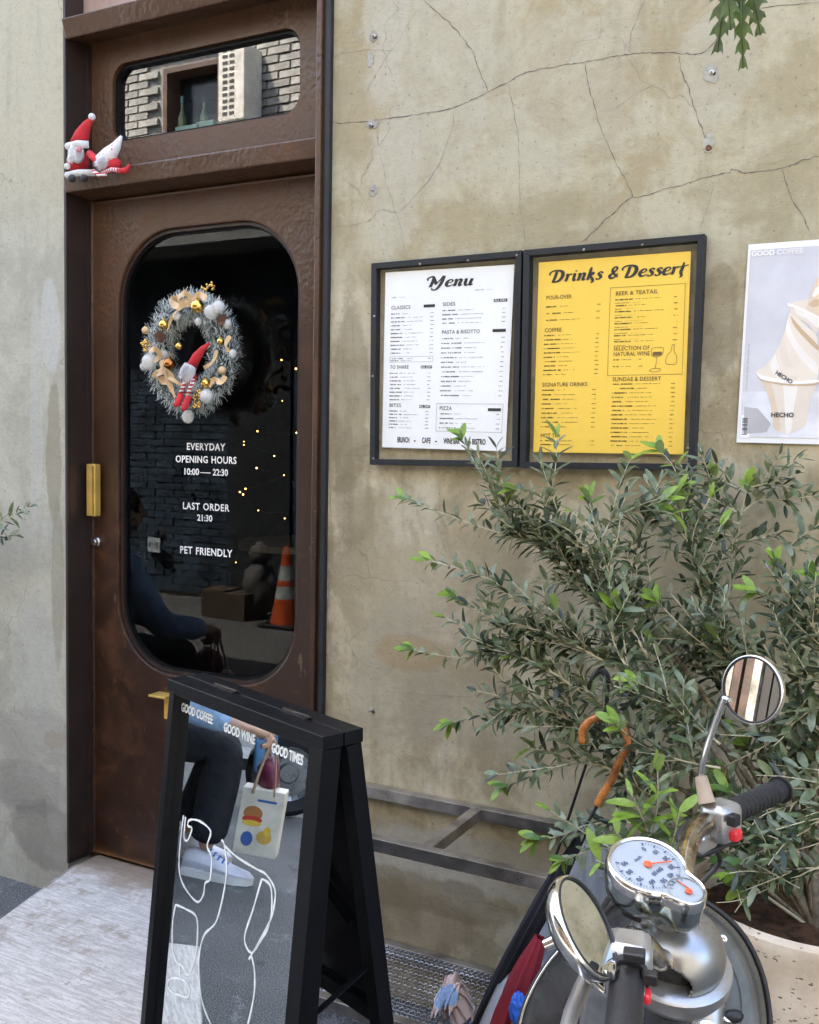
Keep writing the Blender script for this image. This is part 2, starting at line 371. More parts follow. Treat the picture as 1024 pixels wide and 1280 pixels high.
# wall round the doorway
WALL = thing('building_wall', (-1.2, 0, 0), 'weathered beige and grey cement rendered wall round the brown doorway', 'wall')
g = MB(); T = .28
g.prism([Vector(p) for p in ((-25, 0, -.2), (XL, 0, -.2), (XL, 0, 3.45), (XR, 0, 3.45), (XR, 0, -.2), (16, 0, -.2), (16, 0, 6.4), (-25, 0, 6.4))], T, (0, -1, 0))
part('render', g, M_wall, WALL)
def c7(pts): return [(400+x*.4492, y*.4492) for x, y in pts]
def c4(pts): return [(860+x*.4686, y*.4686) for x, y in pts]
def c5(pts): return [(480+x*.2969, 520+y*.2969) for x, y in pts]
cracks = [(c7([(30, 340), (100, 342), (200, 330), (300, 315), (380, 300), (440, 270), (520, 232), (550, 212), (620, 192), (700, 178), (740, 172), (800, 162), (860, 152), (920, 147), (1000, 150)])+[(862, 68), (884, 62), (920, 20), (954, 9), (1024, 2)], 1.3),
 (c7([(290, 5), (340, 45), (380, 85), (410, 120), (430, 160), (450, 210), (468, 258)]), 1.3),
 (c7([(525, 232), (535, 280), (545, 330), (552, 400), (556, 480), (560, 580), (575, 680)]), .8),
 (c7([(738, 175), (745, 230), (765, 300), (790, 380), (830, 460), (855, 510), (870, 550)]), 1.0),
 (c7([(730, 675), (780, 625), (820, 590), (870, 552), (920, 540), (960, 525), (1024, 508)])+c4([(20, 482), (100, 462), (120, 455), (170, 462), (250, 450), (300, 432), (350, 415)]), 1.5),
 (c7([(905, 0), (880, 60), (865, 110), (857, 150)]), .7), (c7([(1000, 155), (1005, 200), (1024, 250)])+c4([(20, 290), (40, 350), (55, 385)]), 1.1),
 (c7([(375, 305), (365, 370), (340, 440), (310, 490), (260, 550), (215, 590), (165, 583), (130, 620), (30, 632)]), .9),
 (c7([(160, 360), (170, 440), (190, 520), (210, 590), (225, 640), (235, 700)]), .6), (c7([(30, 158), (60, 150), (120, 140), (200, 140)]), .6),
 (c4([(252, 452), (270, 510), (300, 570), (325, 620)]), 1.1), (c4([(72, 480), (50, 560), (30, 615)]), .8),
 (c4([(130, 1048), (100, 1060), (60, 1085), (40, 1100)]), .6), (c4([(130, 1048), (110, 1020), (80, 960)]), .4),
 (c5([(0, 1160), (180, 1175), (380, 1180), (470, 1150), (560, 1105)]), .5), (c5([(140, 140), (165, 200), (180, 265)]), .5),
 (c7([(270, 30), (220, 110), (160, 200), (120, 270)]), .5), ([(690, 320), (700, 302), (716, 290)], .7), ([(545, 640), (520, 690), (530, 760)], .35),
 ([(412, 600), (416, 690), (411, 760), (414, 820)], .9), ([(0, 1004), (30, 1000), (62, 1008)], .5), ([(760, 20), (745, 60), (738, 78)], .3)]
rc = random.Random(3)
for pts, wd in cracks:
    P = smoothpath([at_y(x, y) for x, y in pts], 7); g = MB(); A = []; B = []
    n = len(P); off = 0
    for i, p in enumerate(P):
        d = (P[min(i+1, n-1)]-P[max(i-1, 0)]).normalized(); q = Vector((-d.z, 0, d.x)); off = off*.6+rc.uniform(-.0022, .0022)
        ww = wd*.0010*(.25+1.0*rc.random()**1.5)*min(1, (min(i, n-1-i)+1.5)/4)
        A.append(p+q*(off+ww)+Vector((0, -.0008, 0))); B.append(p+q*(off-ww)+Vector((0, -.0008, 0)))
    g.grid([A, B]); part('crack', g, M_crack if wd > .95 else M_hair_crack, WALL)
# tie holes and old anchors with white filler round them
M_filler = simple('white_filler', (.345, .335, .285), .8, 0, .002, 60, var=.2); M_hole = simple('hole_dark', (.02, .017, .015), .9)
M_rust = simple('rust', (.12, .045, .022), .8, 0, .001, 200, var=.3)
def patch(px, py, rx, ry, seed):
    r = random.Random(seed); c = at_y(px, py); L = []
    for k in range(18):
        a = 2*PI*k/18; q = .75+.5*r.random(); L.append(c+Vector((math.cos(a)*rx*q, -.0016, math.sin(a)*ry*q)))
    g = MB(); g.prism(L, .0016, (0, -1, 0)); part('filler_patch', g, M_filler, WALL)
def anchor(px, py, r, kind=0):
    c = at_y(px, py); g = MB()
    if kind == 0:
        g.lathe(c+Vector((0, -.001, 0)), (0, -1, 0), [(r, 0), (r*1.05, .003), (r*.5, .004), (r*.4, .012), (.0001, .013)], 10); part('wall_anchor', g, M_steel, WALL, 'auto')
        g = MB(); g.lathe(c+Vector((r*.9, -.0022, -r*.5)), (0, -1, 0), [(r*.7, 0), (.0001, .0005)], 9); part('anchor_hole', g, M_hole, WALL)
    else:
        g.lathe(c, (0, -1, 0), [(r*1.3, 0), (r*1.2, .003), (r*.8, .0035), (.0001, .002)], 12); part('anchor_hole', g, M_rust if kind == 1 else M_hole, WALL)
for i, (x, y, rx, ry) in enumerate([(467, 45, .012, .016), (463, 75, .010, .022), (465, 155, .019, .012), (467, 238, .013, .016), (889, 92, .017, .024), (886, 180, .012, .022)]): patch(x, y, rx, ry, i)
anchor(468, 46, .006); anchor(464, 157, .006); anchor(890, 91, .006); anchor(886, 185, .006, 1); anchor(466, 238, .003); anchor(8, 673, .006, 2); anchor(465, 888, .006, 0)
# ================================================================ DOOR
DOOR = thing('steel_door', ((XL+XR)/2, .05, .12), 'rusty brown steel door with round cornered glass in a deep steel frame', 'door')
M_jamb = M_door; DZ = 3.30
g = MB(); g.bx(XL+.001, XL+.012, -.006, .27, .123, DZ); part('jamb', g, M_darksteel, DOOR, bevel=.002)
g = MB(); g.bx(XL+.012, XL+.022, .085, .12, .123, DZ); part('door_stop', g, M_darksteel, DOOR)
g = MB(); g.bx(-1.634, -1.616, -.022, .27, .002, DZ); part('jamb', g, M_door, DOOR, bevel=.003)
g = MB(); g.bx(-1.6155, -1.606, -.010, .2, .002, DZ); part('jamb', g, M_darksteel, DOOR)
g = MB(); g.bx(-1.6055, -1.589, -.017, .2, .002, DZ); part('jamb', g, M_frame, DOOR, bevel=.003)
LY = .10
g = MB(); z0 = .135; leafloop = [Vector(p) for p in ((XL+.024, LY, z0), (-1.6345, LY, z0), (-1.6345, LY, 2.415), (XL+.024, LY, 2.415))]
gx0, gx1, gz0, gz1 = -2.507, -1.767, .818, 2.300
hole = rrect((gx0+gx1)/2, (gz0+gz1)/2, gx1-gx0, gz1-gz0, .235, LY, 14)
g.prism(leafloop, .045, (0, -1, 0), [hole]); LEAF = part('door_leaf', g, M_door, DOOR, bevel=.006)
# raised rim of the opening, glass set back
def ring(outer, inner, y0, y1):
    g = MB(); n = len(outer); b = 0
    for L, y in ((outer, y0), (inner, y0), (inner, y1), (outer, y1)):
        g.v += [Vector((p.x, y, p.z)) for p in L]
    for q in range(4):
        r = (q+1) % 4
        for i in range(n): j = (i+1) % n; g.f.append((q*n+i, q*n+j, r*n+j, r*n+i))
    return g
W_, H_ = gx1-gx0, gz1-gz0; cx_, cz_ = (gx0+gx1)/2, (gz0+gz1)/2
part('glazing_bead', ring(rrect(cx_, cz_, W_-.002, H_-.002, .234, 0, 14), rrect(cx_, cz_, W_-.022, H_-.022, .224, 0, 14), LY+.012, LY+.04), M_darksteel, DOOR)
part('glazing_seal', ring(rrect(cx_, cz_, W_-.023, H_-.023, .223, 0, 14), rrect(cx_, cz_, W_-.036, H_-.036, .217, 0, 14), LY+.024, LY+.04), M_black, DOOR)
GY = LY+.03
g = MB(); g.prism([Vector((p.x, GY, p.z)) for p in rrect(cx_, cz_, W_-.0362, H_-.0362, .217, 0, 14)], 0, (0, -1, 0)); part('door_glass', g, M_doorglass, DOOR)
# transom ledge, transom panel, head bars
g = MB(); g.hexa([Vector(p) for p in ((XL+.0125, -.012, 2.425), (-1.6345, -.012, 2.425), (-1.6345, .13, 2.420), (XL+.0125, .13, 2.420), (XL+.0125, -.02, 2.482), (-1.6345, -.02, 2.482), (-1.6345, .13, 2.500), (XL+.0125, .13, 2.500))])
part('transom_ledge', g, M_door, DOOR, bevel=.005)
tx0, tx1, tz0, tz1 = -2.530, -1.772, 2.605, 2.860
def tr_panel():
    g = MB(); loop = [Vector(p) for p in ((XL+.024, LY, 2.500), (-1.6345, LY, 2.500), (-1.6345, LY, 2.985), (XL+.024, LY, 2.985))]
    g.prism(loop, .045, (0, -1, 0), [rrect((tx0+tx1)/2, (tz0+tz1)/2, tx1-tx0, tz1-tz0, .06, LY, 10)]); return g
part('transom_panel', tr_panel(), M_door, DOOR, bevel=.005)
tw, th, tcx, tcz = tx1-tx0, tz1-tz0, (tx0+tx1)/2, (tz0+tz1)/2
part('glazing_bead', ring(rrect(tcx, tcz, tw-.002, th-.002, .059, 0, 10), rrect(tcx, tcz, tw-.020, th-.020, .050, 0, 10), LY+.014, LY+.04), M_black, DOOR)
g = MB(); g.prism([Vector((p.x, LY+.03, p.z)) for p in rrect(tcx, tcz, tw-.0202, th-.0202, .05, 0, 10)], 0, (0, -1, 0)); part('transom_glass', g, M_transom, DOOR)
g = MB(); g.hexa([Vector(p) for p in ((XL+.0125, -.005, 2.925), (-1.6345, -.005, 2.925), (-1.6345, .13, 2.95), (XL+.0125, .13, 2.95), (XL+.0125, -.025, 2.985), (-1.6345, -.025, 2.985), (-1.6345, .13, 3.005), (XL+.0125, .13, 3.005))])
part('head_bar', g, M_door, DOOR, bevel=.004)
g = MB(); g.bx(XL+.0125, -1.6345, .075, .11, 3.006, 3.449); part('head_panel', g, simple('pinkish_primer', (.42, .29, .23), .6, 0, .001, 60), DOOR)
# brass pull, lock, letter plate
def dpt(px, py, y=LY): return at_y(px, py, y)
a = dpt(117, 580, LY-.03); b_ = dpt(117, 645, LY-.03)
g = MB(); g.box((a+b_)/2, (.040, .030, (a-b_).length)); HAND = part('door_pull', g, M_brass, DOOR, bevel=.004)
g = MB(); g.box((a+b_)/2+Vector((.014, -.0158, 0)), (.004, .002, (a-b_).length-.01)); o = link('pull_groove', g.mesh('pull_groove', simple('brass_dark', (.45, .28, .08), .35, 1), root_org(DOOR)), HAND)
c = dpt(122, 677); g = MB(); g.lathe(c, (0, -1, 0), [(.017, 0), (.017, .006), (.013, .010), (.013, .018), (.010, .022), (.0001, .022)], 20); LOCK = part('door_lock', g, simple('worn_nickel', (.5, .47, .42), .3, 1), DOOR, 'auto')
g = MB(); g.box(c+Vector((0, -.0225, 0)), (.003, .002, .011)); link('keyhole', g.mesh('keyhole', M_ink, root_org(DOOR)), LOCK)
c = dpt(210, 867); g = MB(); g.box(c+Vector((0, -.028, 0)), (.075, .055, .008)); g.box(c+Vector((.012, -.006, -.045)), (.04, .01, .08)); part('brass_handle', g, M_brass, DOOR, bevel=.002)
# ---------------------------------------------------------------- lettering
DG = bpy.context.evaluated_depsgraph_get
def text_mesh(s, size=1.0, bold=0.0, shear=0.0, spacing=1.0, align='CENTER', word=1.0):
    cu = bpy.data.curves.new('t', 'FONT'); cu.body = s; cu.size = 1.0; cu.offset = bold/size*.8; cu.shear = shear; cu.space_character = spacing
    cu.space_word = word; cu.align_x = align; cu.align_y = 'CENTER'; cu.resolution_u = 3
    ob = bpy.data.objects.new('t', cu); COL.objects.link(ob); dg = DG(); dg.update()
    me = bpy.data.meshes.new_from_object(ob.evaluated_get(dg), depsgraph=dg)
    V = [(v.co[0]*size, v.co[1]*size) for v in me.vertices]; Fc = [tuple(p.vertices) for p in me.polygons]
    bpy.data.objects.remove(ob); bpy.data.curves.remove(cu); bpy.data.meshes.remove(me); return V, Fc
def text_on(mb, s, fmap, size, bold=0, shear=0, spacing=1, align='CENTER', u=0, v=0, sx=1.0, word=1.0, fit=None):
    V, Fc = text_mesh(s, size, bold, shear, spacing, align, word)
    if fit: xs = [q[0] for q in V]; sx = fit/(max(xs)-min(xs))
    mb.add([fmap(u+x*sx, v+y) for x, y in V], Fc)
def on_glass(px, py): 
    c = at_y(px, py, GY-.001); return lambda x, z: c+Vector((x, 0, z))
for s, px, py, h, sp, wpx in (('EVERYDAY', 257, 559, .032, 1.12, 48), ('OPENING HOURS', 257, 575, .032, 1.08, 76), ('LAST ORDER', 257, 634, .032, 1.12, 58), ('21:30', 256, 648, .029, 1.0, 19), ('PET FRIENDLY', 257, 690, .034, 1.1, 65)):
    g = MB(); text_on(g, s, on_glass(px, py), h, .0009, 0, sp, word=1.2, fit=(at_y(px+wpx/2, py, GY)-at_y(px-wpx/2, py, GY)).length); part('lettering', g, M_white, DOOR, kind=None)
g = MB(); text_on(g, '10:00', on_glass(239, 590), .030, .0009, fit=.062); text_on(g, '22:30', on_glass(275.5, 591), .030, .0009, fit=.062)
c = at_y(257, 591, GY-.001); g.box(c, (.042, .0006, .0025)); part('lettering', g, M_white, DOOR)
# ================================================================ INTERIOR behind the glass
ROOM = thing('cafe_interior', (-2, 1.5, .1), 'dark cafe room seen dimly through the door glass', 'room')
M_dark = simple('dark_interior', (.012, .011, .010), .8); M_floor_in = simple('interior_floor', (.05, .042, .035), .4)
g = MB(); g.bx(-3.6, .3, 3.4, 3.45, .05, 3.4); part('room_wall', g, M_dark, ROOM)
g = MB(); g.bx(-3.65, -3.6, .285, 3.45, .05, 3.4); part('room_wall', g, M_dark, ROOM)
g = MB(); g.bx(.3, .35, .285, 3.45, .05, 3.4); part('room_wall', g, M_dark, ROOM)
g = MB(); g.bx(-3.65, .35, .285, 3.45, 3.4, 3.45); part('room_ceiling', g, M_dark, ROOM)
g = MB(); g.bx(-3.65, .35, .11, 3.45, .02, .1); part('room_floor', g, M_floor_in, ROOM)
c = at_y(375, 677, 1.6)
TB = thing('round_table', (c.x, 1.6, .1), 'round cafe table inside behind the glass beside the fairy lights', 'table')
g = MB(); g.lathe((c.x, 1.6, c.z), (0, 0, 1), [(.0001, -.03), (.3, -.03), (.3, 0), (.0001, 0)], 40); part('table_top', g, simple('table_wood', (.22, .17, .11), .35), TB, 'auto')
g = MB(); g.lathe((c.x, 1.6, .1), (0, 0, 1), [(.2, 0), (.2, .02), (.03, .04), (.03, c.z-.13)], 20); part('leg', g, M_black, TB, 'auto')
M_fairy = emis('fairy_light_glow', (1, .50, .14), 1.1); M_wire = simple('thin_wire', (.03, .05, .03), .6)
FL = thing('fairy_lights', (-2.2, .9, 1.2), 'string of tiny warm fairy lights hanging inside the door glass', 'lights')
pts = [(352, 450), (370, 461), (353, 501), (322, 539), (371, 541), (305, 552), (343, 570), (321, 585), (355, 594), (300, 615), (304, 618), (356, 648), (295, 703), (305, 556), (307, 611), (323, 638)]
fp = [at_y(x, y, .75+.03*(i % 4)) for i, (x, y) in enumerate(pts)]
g = MB(); g.tube(smoothpath(sorted(fp, key=lambda q: -q.z), 4), .0004, 4); part('cable', g, M_wire, FL)
for p in fp: g = MB(); g.ball(p, rc.uniform(.0018, .0040), 8, 5); part('bulb', g, M_fairy, FL, True)
# shelf with bottles behind the transom
SH = thing('transom_shelf', (-2.15, .2, 2.55), 'narrow shelf behind the transom glass carrying bottles', 'shelf')
g = MB(); g.bx(-2.6, -1.7, .16, .27, 2.575, 2.595); part('board', g, M_darksteel, SH)
M_bg1 = simple('teal_bottle', (.03, .10, .12), .1); M_bg2 = simple('green_bottle', (.10, .13, .05), .12); M_box = simple('mint_tin', (.30, .46, .38), .4)
def bottle(px, h, r, mat, capm, label, lean=0):
    x = at_y(px, 130, .21).x; ax = Vector((lean, 0, 1))
    t = thing('bottle', (x, .21, 2.596), label, 'bottle', 'bottles behind the transom glass')
    g = MB(); g.lathe((x, .21, 2.596), ax, [(r*.9, 0), (r, .004), (r, h*.55), (r*.35, h*.72), (r*.33, h*.86), (.0001, h*.86)], 18); part('body', g, mat, t, 'auto')
    g = MB(); g.lathe((x, .21, 2.596), ax, [(r*.45, h*.862), (r*.45, h), (.0001, h)], 14); part('cap', g, capm, t, 'auto')
bottle(228, .165, .016, M_bg2, M_bg1, 'slim bottle with a teal cap behind the transom glass'); bottle(255, .155, .014, M_bg2, M_black, 'slim dark topped green bottle right of the teal capped one')
for px, wd, hh, mt, lb in ((240, .10, .055, M_box, 'mint green tin box on the shelf behind the transom'), (262, .07, .06, simple('sage_tin', (.25, .36, .28), .4), 'sage green tin beside the mint green tin'), (305, .06, .04, simple('blue_label', (.25, .4, .6), .4), 'small blue and white pack under the vent reflection')):
    x = at_y(px, 150, .20).x; g = MB(); g.box((x, .20, 2.596+hh/2), (wd, .05, hh)); g.box((x, .1745, 2.596+hh*.5), (wd*.7, .002, hh*.5))
    solid('tin_box', g, mt, (x, .2, 2.596), lb, 'box', 'tins behind the transom glass', bevel=.004)
# ================================================================ FRAMED MENUS
def quadmap(c):   # c = TL, TR, BR, BL points ; u right 0..1, v down 0..1
    TL, TR, BR, BL = c
    return lambda u, v, o=0.0: (TL*(1-u)*(1-v)+TR*u*(1-v)+BR*u*v+BL*(1-u)*v)+Vector((0, -o, 0))
def bar_frame(root, c, w, y0, y1, mat):
    q = [Vector((p.x, y0, p.z)) for p in c]; cen = sum(q, Vector())/4; inn = []
    for i in range(4):
        a, b, d = q[i-1], q[i], q[(i+1) % 4]
        e1 = (a-b).normalized(); e2 = (d-b).normalized(); inn.append(b+(e1+e2)*w)
    D = Vector((0, y1-y0, 0))
    for i in range(4):
        j = (i+1) % 4; g = MB(); g.hexa([q[i], q[j], inn[j], inn[i], q[i]+D, q[j]+D, inn[j]+D, inn[i]+D]); part('frame_bar', g, mat, root, bevel=.0012)
    return inn
M_paper = simple('white_paper', (.87, .87, .87), .55, 0, .003, 5, var=.02, vscale=3); M_yellow = simple('yellow_paper', (.90, .60, .085), .55, 0, .003, 5, var=.02, vscale=3)
def sheet(mp, mat, root, name, seed, curl=.004, n=14, thick=.0006):
    r = random.Random(seed); ph = r.random()*6; rows = []
    def zoff(u, v): return .004+curl*(.5+.5*math.sin(ph+3.1*u+1.7*v))*(.3+u*u*.8)*(.4+v*.8)
    g = MB(); g.grid([[mp(i/n, j/n, zoff(i/n, j/n)) for i in range(n+1)] for j in range(n+1)]); part(name, g, mat, root, True)
    return lambda u, v, o=0.0: mp(u, v, zoff(u, v)+.0009+o)
rr = random.Random(21)
def micro(g, mp, u0, u1, v, hs, asp, price=True, two=False, indent=0):
    def run(a, b, h, gapf, blk):
        x = a
        while x < b:
            wv = blk*(.7+.6*rr.random())
            if rr.random() > gapf: 
                hh = h*(.75+.4*rr.random()); q = [mp(x, v+hh/2), mp(x+wv*.8, v+hh/2), mp(x+wv*.8, v-hh/2), mp(x, v-hh/2)]
                g.add(q, [(0, 1, 2, 3)])
            x += wv
    L = u1-u0; a = u0+indent; s = rr.uniform(.16, .34)*L
    run(a, a+s, hs*.72, .2, hs*.5/asp)
    run(a+s+.02, a+s+.02+rr.uniform(.15, .42)*L, hs*.30, .30, hs*.42/asp)
    if price: run(u1-.024, u1, hs*.42, .15, hs*.5/asp)
def outline(g, mp, u0, v0, u1, v1, w, asp):
    for a, b, c, d in ((u0, v0, u1, v0+w), (u0, v1-w, u1, v1), (u0, v0, u0+w/asp, v1), (u1-w/asp, v0, u1, v1)):
        g.add([mp(a, d), mp(c, d), mp(c, b), mp(a, b)], [(0, 1, 2, 3)])
def tmap(mp, u, v, W, H): return lambda x, y: mp(u+x/W, v-y/H)
def swash_title(g, mp, s, u, v, W, H, size, bold, sx=.93, curls=()):
    text_on(g, s, tmap(mp, u, v, W, H), size, bold, .28, .98, fit=sx*W, word=1.15)
    for (x, y, r, a0, a1, th) in curls:      # swash curls drawn as tapering arcs
        A = []; B = []
        for i in range(15):
            t = i/14; a = math.radians(a0+(a1-a0)*t); w2 = th*(.35+.65*math.sin(PI*min(1, t*1.15))); rr_ = r*(1-.35*t)
            A.append(mp(u+(x+math.cos(a)*(rr_+w2))/W, v-(y+math.sin(a)*(rr_+w2))/H)); B.append(mp(u+(x+math.cos(a)*(rr_-w2))/W, v-(y+math.sin(a)*(rr_-w2))/H))
        g.grid([A, B])
GLY = {'M': (.98, [[(-.20, .60, .06), (-.26, .78, .12), (-.10, .95, .12), (.08, .92, .16), (.12, .60, .2), (.05, .0, .2)], [(.1, .95, .1), (.3, .45, .2), (.38, .25, .12)], [(.36, .2, .08), (.55, .6, .1), (.72, 1.0, .14)], [(.74, 1.0, .2), (.72, .5, .22), (.62, .05, .2), (.45, -.24, .14), (.22, -.22, .1), (.18, -.08, .08)]]),
 'e': (.52, [[(.08, .30, .08), (.3, .34, .08), (.42, .48, .1), (.30, .62, .1), (.12, .50, .17), (.06, .25, .2), (.16, .04, .16), (.36, .06, .1), (.5, .18, .06)]]),
 'n': (.62, [[(.0, .5, .06), (.1, .6, .14), (.12, .3, .19), (.08, .0, .19)], [(.12, .35, .08), (.3, .6, .12), (.42, .52, .18), (.38, .2, .19), (.42, .03, .14), (.56, .12, .06)]]),
 'u': (.64, [[(.0, .5, .06), (.1, .6, .14), (.1, .3, .19), (.16, .05, .16), (.3, .06, .1), (.42, .3, .08)], [(.46, .62, .18), (.42, .25, .19), (.46, .03, .14), (.6, .12, .06)]]),
 'D': (.84, [[(-.22, .58, .06), (-.28, .76, .12), (-.12, .94, .12), (.2, .98, .14), (.52, .85, .2), (.62, .5, .24), (.48, .12, .2), (.2, .0, .12), (.0, .02, .1)], [(.16, .9, .18), (.14, .45, .2), (.08, .02, .18)]]),
 'r': (.47, [[(.0, .5, .06), (.1, .6, .14), (.12, .3, .19), (.08, .0, .19)], [(.12, .35, .08), (.26, .58, .1), (.38, .56, .18)]]),
 'i': (.34, [[(.0, .5, .06), (.1, .6, .16), (.1, .25, .19), (.14, .03, .14), (.28, .12, .06)], [(.12, .80, .15), (.16, .88, .15)]]),
 'k': (.58, [[(.06, 1.0, .12), (.12, .95, .18), (.12, .5, .19), (.08, .0, .19)], [(.12, .28, .08), (.3, .6, .14), (.38, .5, .12), (.2, .34, .1)], [(.2, .32, .12), (.36, .1, .19), (.46, -.12, .16), (.34, -.26, .1)]]),
 's': (.47, [[(.40, .5, .14), (.26, .63, .1), (.12, .5, .15), (.26, .32, .2), (.34, .16, .17), (.18, .0, .1), (.02, .1, .13)]]),
 't': (.46, [[(.14, .95, .08), (.14, .5, .19), (.12, .15, .19), (.22, -.14, .14), (.12, -.28, .08)], [(-.06, .58, .08), (.2, .62, .1), (.46, .72, .07)]]),
 '&': (.72, [[(.62, .1, .1), (.3, .4, .18), (.16, .75, .16), (.3, .95, .12), (.44, .8, .14), (.3, .5, .12), (.08, .25, .2), (.2, .02, .16), (.42, .1, .12), (.56, .4, .08)]]), ' ': (.34, [])}
def retro(g, s, f, h, fit):
    tot = sum(GLY[c][0] for c in s); sc = fit/tot; x0 = -fit/2; lift = 0
    for c in s:
        for st in GLY[c][1]:
            P = smoothpath([Vector(q) for q in st], 6); A = []; Bq = []
            for i, p in enumerate(P):
                d = P[min(i+1, len(P)-1)]-P[max(i-1, 0)]; d = Vector((d.x, d.y, 0)).normalized(); w2 = max(.02, p.z)*.5*1.08; n = Vector((-d.y, d.x, 0))
                def mpt(q): return f(x0+(q.x+.20*q.y)*sc, q.y*h)
                A.append(mpt(Vector((p.x, p.y, 0))+n*w2)); Bq.append(mpt(Vector((p.x, p.y, 0))-n*w2))
            g.grid([A, Bq])
        x0 += GLY[c][0]*sc
def menu_frame(c_px, y, label, name='menu_frame'):
    c = [at_y(px, py, y) for px, py in c_px]; t = thing(name, (sum(c, Vector())/4).xyz, label, 'menu board', 'framed menus on the wall')
    t.location = Vector((t.location.x, 0, min(p.z for p in c))); ORG[t.name] = t.location.copy()
    inn = bar_frame(t, c, .0165, y, -.004, M_frame)
    g = MB(); g.add([Vector((p.x, y+.006, p.z)) for p in inn], [(0, 3, 2, 1)]); part('acrylic_pane', g, M_acrylic, t)
    return t, c
MF1, c1 = menu_frame([(464, 329), (652, 312.5), (646.5, 584), (462, 581)], -.030, 'dark grey metal frame holding the white food menu poster')
MF2, c2 = menu_frame([(654.5, 312.3), (881, 292), (868, 588.5), (649.5, 585)], -.034, 'dark grey metal frame holding the yellow drinks and dessert poster')
def clips(t, pts, y):
    for px, py in pts:
        c = at_y(px, py, y-.0003); g = MB(); g.lathe(c, (0, -1, 0), [(.0034, 0), (.0030, .0012), (.0001, .0014)], 10); part('screw', g, M_steel, t, 'auto')
clips(MF1, [(525, 330), (585, 325.5), (465+3, 395), (466, 470), (467, 573), (646, 319)], -.030); clips(MF2, [(730, 312), (803, 306), (860, 560)], -.034)
# white menu
cp = [at_y(px, py, -.012) for px, py in ((483, 341), (644, 331), (633, 564), (479, 559))]
W = (cp[1]-cp[0]).length; H = (cp[3]-cp[0]).length; asp = W/H
mp = sheet(quadmap(cp), M_paper, MF1, 'poster', 1, .006)
g = MB(); retro(g, 'Menu', tmap(mp, .53, .098, W, H), H*.060, W*.34)
part('printed_title', g, M_ink, MF1)
g = MB()
def heads(g, mp, L, W, H, sz, bold=.0004):
    for s, u, v in L: text_on(g, s, tmap(mp, u, v, W, H), sz*.68, .0002, 0, 1.05, 'LEFT', fit=W*.0195*len(s))
heads(g, mp, (('CLASSICS', .055, .203), ('SIDES', .47, .196), ('TO SHARE', .055, .540), ('PASTA & RISOTTO', .47, .350), ('BITES', .055, .758), ('PIZZA', .47, .772)), W, H, .0205)
part('printed_headings', g, simple('grey_ink', (.16, .16, .17), .5), MF1)
g = MB(); text_on(g, 'BRUNCH', tmap(mp, .18, .955, W, H), .021, .0007, fit=W*0.1); text_on(g, 'CAFE', tmap(mp, .37, .955, W, H), .021, .0007, fit=W*0.07)
text_on(g, 'WINE BAR', tmap(mp, .575, .955, W, H), .021, .0007, fit=W*0.13); text_on(g, 'BISTRO', tmap(mp, .79, .955, W, H), .021, .0007, fit=W*0.105)
for u in (.275, .45, .70): text_on(g, '-', tmap(mp, u, .955, W, H), .02, .0008)
for u0, u1, v in ((.32, .41, .200), (.86, .96, .186), (.31, .40, .540), (.86, .96, .348), (.305, .395, .762), (.85, .95, .776)):
    g.add([mp(u0, v+.008), mp(u1, v+.008), mp(u1, v-.008), mp(u0, v-.008)], [(0, 1, 2, 3)])
part('printed_footer', g, M_ink, MF1)
g = MB()
for u0, u1, v0, v1, n in ((.055, .40, .238, .460, 11), (.055, .39, .575, .725, 8), (.055, .38, .790, .885, 6), (.47, .95, .230, .300, 4), (.47, .95, .385, .700, 13), (.47, .94, .802, .880, 4)):
    for i in range(n): micro(g, mp, u0, u1, v0+(v1-v0)*i/(n-1), .0085, asp)
micro(g, mp, .06, .24, .145, .006, asp, False); micro(g, mp, .72, .93, .125, .006, asp, False)
micro(g, mp, .06, .39, .492, .0075, asp); micro(g, mp, .06, .30, .503, .0075, asp, False)
outline(g, mp, .05, .480, .405, .512, .0012, asp); outline(g, mp, .445, .745, .965, .900, .0014, asp)
part('printed_lines', g, simple('soft_black_ink', (.09, .09, .10), .6), MF1, kind='stuff')
for s, u, v in (('ALL DAY', .91, .186), ('ALL DAY', .355, .540), ('ALL DAY', .35, .762)):
    g = MB(); text_on(g, s, tmap(lambda a, b: mp(a, b, .0006), u, v, W, H), .0085, .0002); part('printed_tag', g, M_paper, MF1)
# yellow menu
cp = [at_y(px, py, -.014) for px, py in ((674.5, 328.5), (864.5, 314.5), (855, 568), (667.5, 565))]
W = (cp[1]-cp[0]).length; H = (cp[3]-cp[0]).length; asp = W/H
mp = sheet(quadmap(cp), M_yellow, MF2, 'poster', 2, .004)
g = MB(); retro(g, 'Drinks & Dessert', tmap(mp, .535, .108, W, H), H*.060, W*.88)
part('printed_title', g, M_ink, MF2)
M_inkb = simple('brown_ink', (.16, .10, .03), .5)
g = MB(); heads(g, mp, (('POUR-OVER', .06, .188), ('COFFEE', .055, .358), ('SIGNATURE DRINKS', .05, .644), ('HOT TEA', .05, .912), ('BEER & TEATAIL', .53, .187), ('SELECTION OF', .53, .466), ('NATURAL WINE', .53, .494), ('SUNDAE & DESSERT', .53, .622)), W, H, .0205)
outline(g, mp, .495, .155, .975, .602, .0018, asp); part('printed_headings', g, M_inkb, MF2)
g = MB()
for u0, u1, v0, v1, n in ((.06, .43, .235, .305, 3), (.055, .43, .385, .590, 10), (.05, .42, .672, .865, 9), (.05, .42, .938, .959, 2), (.53, .93, .218, .430, 8), (.53, .72, .522, .556, 2), (.53, .93, .646, .959, 15)):
    for i in range(n): micro(g, mp, u0, u1, v0+(v1-v0)*i/max(1, n-1), .0085, asp, True, indent=.05 if (n == 15 and i == 1) else 0)
